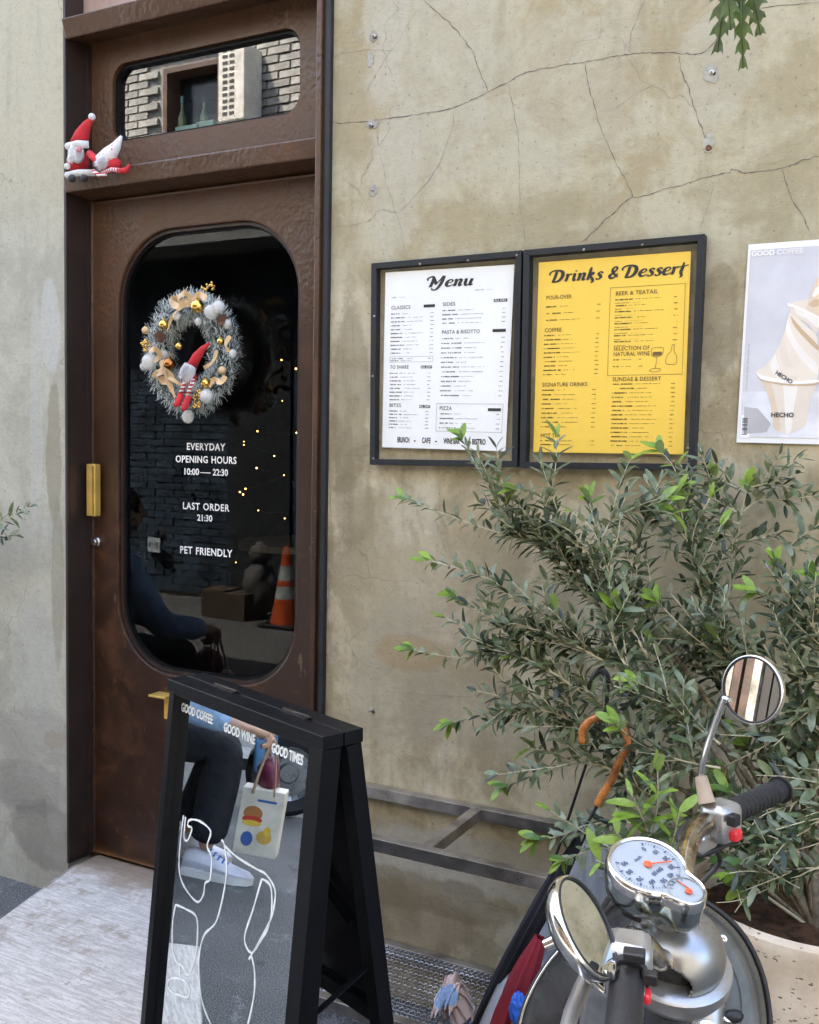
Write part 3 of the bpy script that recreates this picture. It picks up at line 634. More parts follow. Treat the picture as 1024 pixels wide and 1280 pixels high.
for i in range(8): micro(g, mp, .53, .80, .235+.215*i/7, .004, asp, False)
part('printed_lines', g, simple('dark_brown_ink', (.07, .045, .015), .5), MF2, kind='stuff')
g = MB()   # wine glass and bottle line drawing
def ink_line(pts, w=.0022, k=5):
    P = smoothpath([Vector((a, b, 0)) for a, b in pts], k)
    A = []; B = []
    for i, p in enumerate(P):
        d = (P[min(i+1, len(P)-1)]-P[max(0, i-1)]); d = Vector((d.x*asp, d.y, 0)).normalized(); n = Vector((-d.y/asp, d.x, 0))*w/2
        A.append(mp(p.x+n.x, p.y+n.y)); B.append(mp(p.x-n.x, p.y-n.y))
    g.grid([A, B])
ink_line([(.775, .475), (.780, .505), (.810, .512), (.845, .500), (.850, .470), (.80, .465), (.775, .475)]); ink_line([(.812, .512), (.808, .55), (.800, .572)])
ink_line([(.765, .580), (.79, .570), (.835, .572), (.83, .583), (.79, .588), (.765, .580)]); ink_line([(.905, .455), (.900, .485), (.875, .510), (.870, .545), (.900, .552), (.935, .548), (.935, .510), (.918, .485), (.920, .455), (.905, .455)])
g.add([mp(a, b) for a, b in ((.782, .498), (.79, .507), (.83, .507), (.845, .497), (.84, .487), (.79, .487))], [(0, 1, 2, 3, 4, 5)])
part('printed_drawing', g, M_inkb, MF2)
# ================================================================ WALL POSTER (flat print)
cq = [at_y(px, py, -.002) for px, py in ((936, 306), (1062, 297), (1045, 556), (921, 553))]
P0 = thing('wall_poster', (cq[0].x, 0, cq[2].z), 'white photo poster of swirled paper cups taped to the wall at right', 'poster')
mpq = quadmap(cq); W = (cq[1]-cq[0]).length; H = (cq[3]-cq[0]).length
mw = sheet(mpq, simple('poster_paper', (.80, .80, .80), .6, 0, .006, 9, var=.02, vscale=3), P0, 'paper', 5, .002)
def flat(pts, mat, name, o): g = MB(); L = [Vector((a, b, 0)) for a, b in pts]; tri = tessellate_polygon([L]); g.add([mw(a, b, o) for a, b in pts], [t for t in tri]); part(name, g, mat, P0)
def grad(c0, c1, nm):
    t = NT(nm); o = t.xyz(); return t.out(t.mix(t.sm(t.noise(6, 4), .3, .7), c0, c1), .6)
Cg = grad((.52, .52, .55), (.62, .62, .65), 'print_grey'); Cs = grad((.50, .50, .54), (.62, .62, .66), 'print_light'); Cc = grad((.74, .66, .55), (.80, .74, .66), 'print_cup'); Cd = grad((.42, .30, .17), (.62, .42, .22), 'print_caramel'); Cf = grad((.36, .35, .36), (.46, .45, .47), 'print_shade')
def pp(px, py):  # photo spot -> sheet coords (linear enough on this small sheet)
    P = at_y(px, py, -.004); u = (P.x-cq[0].x)/(cq[1].x-cq[0].x); 
    zt = cq[0].z*(1-u)+cq[1].z*u; zb = cq[3].z*(1-u)+cq[2].z*u; return (max(.0, min(1, u)), (zt-P.z)/(zt-zb))
def q4(pts): return [pp(860+x*.4686, y*.4686) for x, y in pts]
flat([(.03, .03), (.97, .03), (.97, .74), (.03, .74)], Cs, 'print_background', .0002)
flat([(.03, .74), (.97, .74), (.97, .97), (.03, .97)], simple('print_table', (.70, .70, .74), .6), 'print_background', .0002)
flat(q4([(168, 690), (240, 680), (168, 790)]), Cg, 'print_shadow', .0004); flat(q4([(165, 985), (200, 930), (262, 850), (262, 1032), (160, 1032)]), Cg, 'print_shadow', .0005)
flat(q4([(160, 1085), (235, 1095), (260, 1150), (160, 1158)]), Cf, 'print_shadow', .0004)
def q4s(pts): return [(v.x, v.y) for v in smoothpath([Vector((*q, 0)) for q in q4(pts)], 5)[:-1]]
CW = [simple('print_tone_%s' % 'abcdef'[i], c, .6, var=.03) for i, c in enumerate(((.78, .74, .68), (.74, .66, .56), (.66, .54, .41), (.54, .39, .24), (.70, .62, .53), (.82, .80, .77)))]
flat(q4s([(205, 1015), (240, 1022), (300, 1026), (350, 1024), (338, 1060), (326, 1125), (318, 1140), (280, 1156), (250, 1150), (240, 1135), (228, 1070), (205, 1015)]), CW[4], 'print_cup', .0008)
flat(q4s([(205, 1015), (228, 1020), (246, 1080), (258, 1140), (250, 1148), (240, 1135), (228, 1070), (205, 1015)]), CW[2], 'print_shade', .0010); flat(q4s([(262, 1024), (300, 1027), (292, 1090), (286, 1150), (272, 1154), (268, 1090), (262, 1024)]), CW[0], 'print_highlight', .0010)
flat(q4s([(188, 990), (215, 975), (240, 940), (262, 890), (272, 845), (282, 836), (320, 870), (352, 905), (352, 1018), (300, 1022), (250, 1018), (205, 1008), (188, 990)]), CW[1], 'print_cup', .0012)
flat(q4s([(272, 850), (290, 900), (330, 950), (352, 972), (352, 1000), (310, 960), (280, 915), (266, 880), (272, 850)]), CW[0], 'print_fold', .0014)
flat(q4s([(278, 842), (310, 878), (352, 920), (352, 934), (320, 905), (288, 868), (278, 842)]), CW[3], 'print_fold', .0016); flat(q4s([(262, 900), (275, 950), (300, 1000), (290, 1015), (262, 975), (250, 930), (262, 900)]), CW[4], 'print_fold', .0014)
flat(q4s([(240, 945), (252, 980), (275, 1012), (250, 1012), (230, 985), (228, 965), (240, 945)]), CW[0], 'print_fold', .0014)
flat(q4s([(188, 990), (205, 1000), (250, 1012), (300, 1017), (352, 1013), (352, 1021), (300, 1025), (250, 1021), (203, 1011), (188, 990)]), CW[5], 'print_rim', .0018)
flat(q4s([(190, 994), (205, 1006), (250, 1018), (300, 1023), (352, 1020), (352, 1026), (300, 1029), (250, 1025), (204, 1014), (190, 994)]), CW[3], 'print_rim', .0017)
flat(q4s([(273, 812), (300, 803), (352, 805), (352, 888), (322, 862), (292, 848), (280, 835), (273, 812)]), CW[4], 'print_cup', .0013); flat(q4s([(285, 818), (315, 826), (352, 845), (352, 875), (320, 850), (295, 838), (285, 818)]), CW[0], 'print_highlight', .0015)
flat(q4s([(328, 795), (338, 765), (352, 740), (356, 790), (356, 838), (338, 836), (322, 824), (328, 795)]), CW[2], 'print_swirl', .0019); flat(q4s([(334, 790), (344, 770), (354, 765), (354, 782), (342, 792), (334, 790)]), CW[0], 'print_swirl', .0021); flat(q4s([(326, 812), (340, 800), (354, 800), (354, 815), (338, 820), (326, 812)]), CW[3], 'print_swirl', .0021)
flat(q4s([(270, 808), (290, 815), (320, 828), (354, 845), (354, 851), (318, 835), (288, 822), (272, 817), (270, 808)]), CW[5], 'print_rim', .0020)
g = MB(); text_on(g, 'GOOD COFFEE', tmap(lambda a, b: mw(a, b, .001), *pp(940, 318), W, H), .0165, .0008, align='LEFT'); part('printed_title', g, simple('print_white', (.8, .79, .77), .6), P0)
g = MB(); text_on(g, 'HECHO', tmap(lambda a, b: mw(a, b, .0024), *pp(983, 519), W, H), .0145, .0005); text_on(g, 'HECHO', lambda x, y: mw(pp(984, 472)[0]+(x*.85+y*.5)/W, pp(984, 472)[1]-(y*.85-x*.55)/H, .0025), .0125, .0005)
part('printed_name', g, M_ink, P0)
g = MB(); x = .055   # bar code block
for i in range(14):
    v = .875+i*.0062; hh = rr.choice((.0018, .003, .0042)); g.add([mw(.05, v+hh, .0006), mw(.105, v+hh, .0006), mw(.105, v, .0006), mw(.05, v, .0006)], [(0, 1, 2, 3)])
part('printed_barcode', g, M_ink, P0); flat([(.035, .86), (.13, .86), (.13, .975), (.035, .975)], M_paper, 'print_label', .0004)
g = MB(); 
for i in range(40): 
    if i % 7 != 3: v = .50+i*.0062; g.add([mw(.065, v+.004, .001), mw(.078, v+.004, .001), mw(.078, v, .001), mw(.065, v, .001)], [(0, 1, 2, 3)])
part('printed_lines', g, Cf, P0)
# ================================================================ SANDWICH BOARD WITH MIRROR
A0 = at_z(213, 850, 1.05); B0 = at_z(405, 922, 1.05); be = (B0-A0).normalized(); bn = Vector((be.y, -be.x, 0))
if bn.y > 0: bn = -bn
dfr = (bn*.10-Vector((0, 0, 1.05))); LF = dfr.length; dfr.normalize(); NF = dfr.cross(be); NF = -NF if NF.y > 0 else NF
Wb = (B0-A0).length
SB = thing('sandwich_board', (A0.x*.5+B0.x*.5, A0.y-.02, 0), 'black steel folding sandwich board with a mirror face and white line drawing', 'sign')
def inb(u, v, o=0.0): return A0+be*u+dfr*v+NF*o   # u across, v down, o proud
def bbar(u0, u1, v0, v1, o0, o1, name='frame_bar', mat=None, root=None):
    g = MB(); g.hexa([inb(u0, v0, o1), inb(u1, v0, o1), inb(u1, v1, o1), inb(u0, v1, o1), inb(u0, v0, o0), inb(u1, v0, o0), inb(u1, v1, o0), inb(u0, v1, o0)])
    return part(name, g, mat or M_black, root or SB, bevel=.0015)
fw = .033
lw, rw_ = .022, .044
bbar(0, lw, .0245, LF, -.04, 0, 'leg'); bbar(Wb-rw_, Wb, .0245, LF, -.045, 0, 'leg'); bbar(lw+.001, Wb-rw_-.001, LF-.12, LF-.08, -.035, -.002)
bbar(lw+.001, Wb-rw_-.001, .0245, .031, -.035, -.002)
bbar(lw+.001, Wb-rw_-.001, .032, LF-.121, -.044, -.036, 'mirror_backing')
dy_ = math.tan(math.radians(1.2))*(Wb-lw-rw_)   # the pane sits very slightly askew in its rebate
g = MB(); g.add([inb(lw+.001, .032, -.0115-dy_), inb(Wb-rw_-.001, .032, -.0115), inb(Wb-rw_-.001, LF-.121, -.0115), inb(lw+.001, LF-.121, -.0115-dy_)], [(0, 1, 2, 3)])
part('mirror', g, M_mirror, SB)
# cap: front and rear head rails joined by hinges
cd = -bn; up = Vector((0, 0, 1))
def cap(o0, o1, z0, z1, nm='head_rail'):
    g = MB(); c = A0+be*Wb/2; g.box(c+cd*((o0+o1)/2)+up*((z0+z1)/2), (Wb+.012, o1-o0, z1-z0), be, cd, up); return part(nm, g, M_black, SB, bevel=.002)
cap(-.006, .043, -.024, .004); cap(.046, .092, -.024, .004)
M_rivet = simple('worn_hinge', (.05, .04, .035), .45, .6)
for u in (.17, .44):
    c = A0+be*u; g = MB(); g.box(c+cd*.044+up*.006, (.085, .022, .003), be, cd, up); HG = part('hinge', g, M_rivet, SB)
    g = MB(); g.tube([c+cd*.044+up*.008-be*.045, c+cd*.044+up*.008+be*.045], .0035, 8); part('hinge_pin', g, M_rivet, SB, True)
# rear frame
AR = A0+cd*.088; drr = (-bn*.17-up*1.05); LR = drr.length; drr.normalize()
NR = be.cross(drr); NR = NR if NR.y > 0 else -NR
def inr(u, v, o=0.0): return AR+be*u+drr*v+NR*o
def rbar(u0, u1, v0, v1, o0, o1, name='frame_bar', mat=None):
    g = MB(); g.hexa([inr(u0, v0, o0), inr(u1, v0, o0), inr(u1, v1, o0), inr(u0, v1, o0), inr(u0, v0, o1), inr(u1, v0, o1), inr(u1, v1, o1), inr(u0, v1, o1)])
    return part(name, g, mat or M_black, SB, bevel=.0015)
rbar(0, fw, .0245, LR, -.036, 0, 'leg'); rbar(Wb-fw*1.1, Wb, .0245, LR, -.036, 0, 'leg'); rbar(fw, Wb-fw*1.1, .60, .635, -.034, -.002)
M_panel = simple('dark_glossy_panel', (.016, .017, .022), .12)
rbar(fw, Wb-fw*1.1, .046, .60, -.020, -.012, 'rear_panel', M_panel)
g = MB(); g.beam(inb(Wb-.02, .56, -.03), inr(Wb-.02, .50, -.02), .012, .004); part('brace', g, M_black, SB)
g = MB(); g.beam(inb(.02, .56, -.03), inr(.02, .50, -.02), .012, .004); part('brace', g, M_black, SB)
g = MB(); g.beam(inr(.05, .42, -.03), inr(Wb-.06, .06, -.03), .02, .01); g.beam(inr(.05, .06, -.032), inr(Wb-.06, .42, -.032), .02, .01); part('brace', g, M_black, SB)
# white drawing on the mirror
PM = inb(Wb-rw_-.001, 0, -.0108); e2 = (inb(Wb-rw_-.001, .03, -.0115)-inb(lw+.001, .03, -.0115-dy_)).normalized(); NF = dfr.cross(e2); NF = -NF if NF.y > 0 else NF; NF.normalize()
def onm(px, py): return at_plane(px, py, PM, NF)
def k5(pts): return [(160+x/2.782, 820+y/2.782) for x, y in pts]
M_paint = simple('white_marker', (.80, .82, .80), .5)
draw = [[(193, 555), (185, 620), (178, 700), (180, 760), (200, 810), (240, 855), (262, 830), (268, 790), (285, 775), (290, 700), (275, 660), (287, 610), (250, 575), (215, 570), (208, 590), (222, 600), (208, 640), (195, 630), (200, 560)],
 [(325, 640), (335, 660), (342, 760), (310, 915), (265, 970), (248, 1040), (248, 1130), (260, 1210), (290, 1285), (330, 1340)], [(335, 660), (380, 700), (445, 740), (480, 760), (510, 810), (508, 870), (490, 930), (420, 1055)],
 [(465, 775), (435, 880), (405, 980), (427, 1032), (455, 1000), (485, 950), (500, 880), (495, 800), (465, 775)], [(430, 1045), (440, 1100), (438, 1180), (415, 1285), (390, 1340)],
 [(165, 865), (155, 930), (155, 1020), (170, 1065), (190, 1080), (210, 1110), (230, 1060), (240, 1000), (238, 910), (200, 880), (165, 865)], [(180, 1065), (179, 1122)],
 [(135, 1140), (150, 1122), (180, 1122), (205, 1140), (214, 1170), (205, 1187), (180, 1180), (150, 1165), (135, 1140)]]
for L in draw:
    g = MB(); P = smoothpath([onm(*q) for q in k5(L)], 6); A_ = []; B_ = []
    for i, q in enumerate(P):
        d = (P[min(i+1, len(P)-1)]-P[max(i-1, 0)]).normalized(); s_ = NF.cross(d)*(.0022+.0005*math.sin(i*.9)+.0003*math.sin(i*2.3)); A_.append(q+s_); B_.append(q-s_)
    g.grid([A_, B_]); part('drawn_line', g, M_paint, SB)
def onmirror(px, py): 
    c = onm(px, py); return lambda x, y: c+e2*x-dfr*y+NF*.0004
for s, px, py in (('GOOD COFFEE', 246, 892), ('GOOD WINE', 299, 917), ('GOOD TIMES', 359, 943)):
    g = MB(); text_on(g, s, onmirror(px, py), .027, .0011, 0, 1.0, fit=(onm(px+19, py+13)-onm(px-19, py-13)).length); part('lettering', g, M_paint, SB)
# ================================================================ BENCH FRAME by the wall
BF = thing('bench_frame', (-1.2, -.18, 0), 'bare stainless steel bench frame without a seat standing against the wall', 'bench')
def rail(p, q, w, h, nm='rail'): 
    g = MB(); g.beam(p, q, w, h); return part(nm, g, M_steel, BF, bevel=.0015)
zw = .606; t_ = .030
bx0, bx1 = -1.615, -.62
rail((bx0, -.018, zw), (bx1, -.018, zw), t_, t_*1.1); rail((bx0, -.345, zw), (bx1, -.345, zw), t_, t_*1.1)
xc = at_z(570, 1035, .61).x
rail((xc, -.0335, zw), (xc, -.3295, zw), t_, t_, 'cross_bar'); rail((bx0+.03, -.0335, zw), (bx0+.03, -.3295, zw), t_, t_, 'cross_bar'); rail((bx1-.02, -.0335, zw), (bx1-.02, -.3295, zw), t_, t_, 'cross_bar')
rail((bx0+.0155, -.018, .155), (bx1-.0155, -.018, .155), t_, t_); rail((bx0+.0155, -.345, .155), (bx1-.0155, -.345, .155), t_, t_)
for x in (bx0, bx1):
    for y in (-.018, -.345): g = MB(); g.bx(x-.015, x+.015, y-.015, y+.015, .0, zw-.018); part('leg', g, M_steel, BF, bevel=.0015)
g = MB(); pitch = .0155; nx = int((bx1-bx0)/pitch); ny = 19
for i in range(ny):
    y = -.325+i*pitch*1.05; g.tube([(bx0+k*pitch/2, y, .166+.0022*math.sin(PI*k/1.0+i*PI)*(1 if k % 2 else -1)) if False else (bx0+k*pitch/2, y+(.0016 if k % 2 else -.0016), .166+(.0020 if (k//1+i) % 2 else -.0020)) for k in range(nx*2)], .0012, 4, caps=False)
for k in range(nx):
    x = bx0+k*pitch; g.tube([(x+(.0016 if i % 2 else -.0016), -.330+i*pitch*.525, .166+(-.0020 if (i+k) % 2 else .0020)) for i in range(ny*2)], .0012, 4, caps=False)
part('wire_grate', g, M_steel, BF, kind='stuff')
# ================================================================ CLOTHS, UMBRELLAS
M_tarp = simple('grey_tarp', (.215, .225, .245), .55, 0, .002, 30, var=.12, vscale=4)
def cloth_rows(rows, nu, folds, amp, seed):
    r = random.Random(seed); ph = [r.random()*6 for _ in range(3)]; out = []
    L = [smoothpath([at_y(*q) for q in [rw[0] for rw in rows]], 6), smoothpath([at_y(*q) for q in [rw[1] for rw in rows]], 6)]
    n = len(L[0])
    for i in range(n):
        row = []
        for j in range(nu+1):
            t = j/nu; p = L[0][i].lerp(L[1][i], t)
            k = i/n; f = math.sin(folds*t*2*PI+ph[0]+k*1.2)+.6*math.sin(folds*2.3*t*2*PI+ph[1]-k*2)+.35*math.sin(folds*4.7*t*2*PI+ph[2]+k*3)
            row.append(p+Vector((0, -1, .15))*amp*1.6*f*(.3+.7*k)+Vector((0, -1, 0))*.08*math.sin(PI*t)*k)
        out.append(row)
    return out
rows = [((722, 1030, -.20), (752, 1034, -.22)), ((712, 1062, -.24), (775, 1062, -.28)), ((690, 1112, -.32), (830, 1090, -.42)), ((660, 1170, -.42), (880, 1130, -.55)), ((628, 1222, -.50), (905, 1190, -.62)), ((596, 1290, -.58), (915, 1290, -.68)), ((560, 1380, -.66), (920, 1400, -.72)), ((540, 1450, -.7), (920, 1500, -.75))]
g = MB(); g.grid(cloth_rows(rows, 60, 3.2, .010, 4))
t = solid('scooter_cover', g, M_tarp, at_z(720, 1300, .0), 'light grey scooter rain cover draped in folds behind the leg shield', 'cover', smooth=True)
md = t.modifiers.new('solid', 'SOLIDIFY'); md.thickness = .002
M_umb = simple('black_umbrella_cloth', (.010, .011, .018), .6, 0, .001, 60); M_wood = simple('polished_orange_wood', (.42, .15, .035), .28, 0, .0003, 80, var=.4, vscale=30)
M_red = simple('dark_red_cloth', (.20, .010, .022), .7, 0, .001, 60)
def k8(pts): return [(640+x*.375, 800+y*.375) for x, y in pts]
def umbrella(hook, yh, tip, mat_h, mat_c, r, w, label, body_from):
    P = smoothpath([at_y(x, y, yh) for x, y in hook], 5); tp = at_y(*tip)
    t = thing('umbrella', tp, label, 'umbrella', 'folded umbrellas leaning by the olive tree')
    g = MB(); g.tube(P, r, 10); part('handle', g, mat_h, t, True)
    st = P[-1]; g = MB(); g.tube([st, tp], .0035, 8); part('shaft', g, M_black, t, True)
    a = at_y(*body_from); d = (tp-a); X, Y = frame_of(d); g = MB(); rowsU = []
    for i in range(19):
        k = i/18; row = []
        for j in range(29):
            an = 2*PI*j/28; rad = w*(math.sin(PI*min(1, k*.9+.08))**.6)*(1+.22*math.sin(an*8+k*5)); row.append(a+d*k+X*math.cos(an)*rad+Y*math.sin(an)*rad)
        rowsU.append(row)
    g.grid(rowsU); part('folded_canopy', g, mat_c, t, True); return t
umbrella(k8([(235, 345), (238, 295), (275, 262), (330, 262), (375, 300), (388, 350), (360, 400), (335, 460), (300, 520), (285, 550)]), -.50, (585, 1300, -.50), M_wood, M_umb, .0085, .019, 'black folded umbrella with a curved orange wooden cane handle', (728, 1042, -.50))
umbrella([(742, 862), (742, 848), (750, 838), (758, 845), (758, 862), (756, 885)], -.12, (606, 1340, -.60), simple('grey_rubber', (.05, .05, .055), .5), M_red, .009, .026, 'dark red folded umbrella half hidden under the black umbrella', (676, 1172, -.56))
# crumpled bright cloth on the grate
rc2 = random.Random(9); M_cl = NT('patterned_scarf'); vz = M_cl.n('ShaderNodeTexVoronoi'); vz.inputs['Scale'].default_value = 26; M_cl.put(vz.inputs[0], M_cl.pos)
sx_ = M_cl.xyz(vz.outputs['Color'])
cc = M_cl.mix(M_cl.sm(sx_[0], .62, .64), (.62, .47, .42), (.30, .42, .62)); cc = M_cl.mix(M_cl.sm(sx_[1], .78, .80), cc, (.05, .06, .12)); cc = M_cl.mix(M_cl.sm(sx_[2], .75, .78), cc, (.62, .60, .62)); M_scarf = M_cl.out(cc, .8)
c = at_y(566, 1262, -.30); g = MB()
from mathutils import noise as mnoise
def crumple(c, rx, ry, rz, n=70, m=44, seed=0, amp=.35):
    rows = []
    for i in range(m+1):
        th_ = PI*i/m; row = []
        for j in range(n+1):
            a = 2*PI*j/n; d = Vector((math.sin(th_)*math.cos(a), math.sin(th_)*math.sin(a), math.cos(th_)))
            k = 1+amp*mnoise.noise(d*2.3+Vector((seed, 0, 0)))+amp*.6*mnoise.noise(d*5.5+Vector((seed, 3, 0)))
            row.append(Vector(c)+Vector((d.x*rx, d.y*ry, d.z*rz))*k)
        rows.append(row)
    return rows

for q_ in range(6):
    a0 = q_*.5-.9; rows = []
    for i in range(22):
        u_ = i/21; row = []
        for k in range(16):
            v_ = k/15; fold = .012*math.sin(v_*9+q_*1.7+u_*2)+.006*math.sin(v_*21+q_)
            row.append(c+Vector((math.cos(a0)*(u_-.5)*.10-math.sin(a0)*(v_-.5)*.045, math.sin(a0)*(u_-.5)*.07+math.cos(a0)*(v_-.5)*.045+fold*.5, .02+.012*q_-.045*(2*u_-1)**2*1.2+fold)))
        rows.append(row)
    g.grid(rows)
solid('crumpled_scarf', g, M_scarf, c-Vector((0, 0, .05)), 'crumpled pink and pale blue scarf lying at the end of the wire grate', 'scarf', smooth=True)
c = at_y(648, 1262, -.62); g = MB(); g.grid(crumple(c, .018, .02, .034, 40, 30, 5, .2)); solid('blue_bag', g, simple('bright_blue_plastic', (.02, .12, .55), .35), c-Vector((0, 0, .03)), 'small bright blue plastic bag peeping out from under the grey cover', 'bag', smooth=True)
# ================================================================ POT
PC = at_z(1022, 1110, .70); PC = Vector((PC.x, -.315, 0)); PR = .262
def pot_mat():
    t = NT('speckled_stone_pot'); a = t.noise(9, 6, .7); v = t.n('ShaderNodeTexVoronoi'); v.inputs['Scale'].default_value = 70; t.put(v.inputs[0], t.mapv((1, 1, 2.2)))
    pits = t.math('MULTIPLY', t.sm(v.outputs[0], .16, .3, 1, 0), t.sm(t.noise(25, 3), .48, .58)); c = t.mix(t.sm(a, .35, .65), (.50, .40, .29), (.62, .53, .41)); c = t.mix(t.math('MULTIPLY', pits, .8), c, (.20, .13, .08))
    return t.out(c, .85, 0, t.bump(t.math('MULTIPLY', pits, -1), .004, 1), .2)
POT = thing('round_planter', (PC.x, PC.y, 0), 'large round beige planter with a speckled stone surface at the wall', 'planter')
g = MB(); g.lathe((PC.x, PC.y, 0), (0, 0, 1), [(.17, 0), (.20, .05), (.285, .32), (.30, .48), (.285, .60), (PR+.012, .665), (PR+.016, .685), (PR+.012, .70), (PR-.008, .705), (PR-.022, .695), (PR-.024, .60), (.0001, .58)], 64); part('pot', g, pot_mat(), POT, 'auto')
g = MB(); rows = []
for i in range(15):
    rows.append([Vector((PC.x+math.cos(a)*i/14*(PR-.02), PC.y+math.sin(a)*i/14*(PR-.02), .63+.02*mnoise.noise(Vector((math.cos(a)*i*.3, math.sin(a)*i*.3, 2))))) for a in [2*PI*k/40 for k in range(41)]])
g.grid(rows); t = NT('potting_soil'); part('soil', g, t.out(t.mix(t.sm(t.noise(40, 6, .7), .4, .6), (.035, .018, .009), (.115, .055, .028)), .95, 0, t.bump(t.noise(60, 6, .7), .01, 1)), POT, True)
# ================================================================ OLIVE TREE
def leaf_mat(name, c1, c2, back, rough=.42, trans=.25):
    t = NT(name); oi = t.n('ShaderNodeObjectInfo'); nz = t.noise(14, 4, .6); nf = t.noise(60, 2)
    f = t.math('ADD', t.math('MULTIPLY', nz, .55), t.math('MULTIPLY', nf, .45)); c = t.mix(t.sm(f, .38, .62), c1, c2)
    c = t.mix(t.geo.outputs['Backfacing'], c, back); t.out(c, rough, 0, None, .5)
    tl = t.n('ShaderNodeBsdfTranslucent'); t.put(tl.inputs[0], t.mix(.5, c, (.20, .26, .05))); ms = t.n('ShaderNodeMixShader'); ms.inputs[0].default_value = trans
    T = t.t; T.links.new(t.b.outputs[0], ms.inputs[1]); T.links.new(tl.outputs[0], ms.inputs[2]); T.links.new(ms.outputs[0], T.nodes['Material Output'].inputs[0]); return t.m
M_leaf = leaf_mat('olive_leaf', (.070, .105, .045), (.20, .24, .12), (.28, .305, .19), .36)
M_leaf2 = leaf_mat('olive_leaf_bluish', (.13, .17, .11), (.25, .29, .19), (.33, .35, .26), .4)
M_fresh = leaf_mat('fresh_green_leaf', (.07, .15, .035), (.13, .23, .06), (.2, .28, .12), .36, .3)
M_young = leaf_mat('young_olive_leaf', (.20, .34, .04), (.33, .48, .07), (.28, .40, .12), .4, .4)
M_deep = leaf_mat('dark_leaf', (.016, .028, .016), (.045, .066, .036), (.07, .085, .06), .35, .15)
def bark():
    t = NT('olive_bark'); return t.out(t.mix(t.sm(t.noise(30, 5, .7), .35, .65), (.10, .075, .05), (.24, .20, .14)), .85, 0, t.bump(t.noise(90, 4, .6), .002, 1), .3)
M_bark = bark(); M_twig = simple('pale_twig', (.52, .48, .33), .7)
def leaf_pts(L, Wd, bend=.12, fold=.18):
    out = []; 
    for k in (0, .18, .45, .72, .92, 1.0):
        w2 = Wd/2*(math.sin(PI*min(1, k*.93+.04))**.75) if 0 < k < 1 else 0; z = -bend*L*(k*k)
        out.append((k*L, w2, z))
    return out
def leaf_geo(L, Wd, bend, fold):
    P = leaf_pts(L, Wd); V = []; F = []
    for (x, w2, z) in P[1:-1]: V += [(x, -w2, z+w2*fold), (x, 0, z), (x, w2, z+w2*fold)]
    V += [(0, 0, 0), (L, 0, P[-1][2])]; n = len(P)-2; s, e = 3*n, 3*n+1
    F += [(s, 0, 1), (s, 1, 2)]
    for i in range(n-1):
        a = i*3; F += [(a, a+3, a+4, a+1), (a+1, a+4, a+5, a+2)]
    a = (n-1)*3; F += [(a, e, a+1), (a+1, e, a+2)]
    V = [(x, y, z-bend*x*x/L) for x, y, z in V]; return V, F
LEAFV = [leaf_geo(1.0, w, b, f) for w, b, f in ((.30, .05, .3), (.36, .12, .2), (.26, -.06, .35), (.33, .2, .25))]
rt = random.Random(77)
class Leaves:
    def __init__(s): s.L = []
    def add(s, p, d, up, L, mat, wscale=1): s.L.append((Vector(p), Vector(d).normalized(), Vector(up), L, mat, rt.randrange(4), wscale))
def leafM(p, d, up, L, ws):
    Y = up.cross(d)
    if Y.length < 1e-3: Y = Vector((1, 0, 0)).cross(d)
    Y.normalize(); Z = d.cross(Y); return Matrix(((d.x*L, Y.x*L*ws, Z.x*L, p.x), (d.y*L, Y.y*L*ws, Z.y*L, p.y), (d.z*L, Y.z*L*ws, Z.z*L, p.z), (0, 0, 0, 1)))
def plant_leaves(root, lv, limit=300, name='leaf'):
    def size(q): return -(q[3]/(CAM-q[0]).length) + (1 if not (0 < pj(q[0])[0] < 1024 and 0 < pj(q[0])[1] < 1280) else 0)
    L = sorted(lv.L, key=size); org = root_org(root); cache = {}
    for (p, d, up, ln, mat, k, ws) in L[:limit]:
        key = (mat.name, k)
        if key not in cache:
            me = bpy.data.meshes.new(name); me.from_pydata(LEAFV[k][0], [], LEAFV[k][1]); me.materials.append(mat); me.polygons.foreach_set('use_smooth', [True]*len(me.polygons)); cache[key] = me
        o = bpy.data.objects.new(name, cache[key]); COL.objects.link(o); o.parent = root; M = leafM(p-org, d, up, ln, ws); o.matrix_local = M
    rest = {}
    for q in L[limit:]: rest.setdefault(q[4].name, []).append(q)
    if not L[limit:]: return
    V = []; F = []; MI = []; mats = []
    for mn, qs in rest.items():
        mats.append(qs[0][4])
        for (p, d, up, ln, mat, k, ws) in qs:
            M = leafM(p-org, d, up, ln, ws); b = len(V); V += [M @ Vector(v) for v in LEAFV[k][0]]; F += [tuple(i+b for i in f) for f in LEAFV[k][1]]; MI += [len(mats)-1]*len(LEAFV[k][1])
    me = bpy.data.meshes.new('foliage'); me.from_pydata(V, [], F); [me.materials.append(m_) for m_ in mats]
    me.polygons.foreach_set('material_index', MI); me.polygons.foreach_set('use_smooth', [True]*len(F)); o = link('foliage', me, root); o['kind'] = 'stuff'
def pj(P):
    q = Vector(P)-CAM; z = q.dot(c_d); return (512+FPX*q.dot(c_r)/z, 640-FPX*q.dot(c_u)/z, z)
TREE = thing('olive_tree', (PC.x, PC.y, .63), 'bushy potted olive tree with grey green leaves spreading over the wall', 'tree')
lv = Leaves()
def leaf_line(path, **kw):
    kw.setdefault('Lr', (.036, .052)); return twig(path, 0, 0, geo=False, **kw)
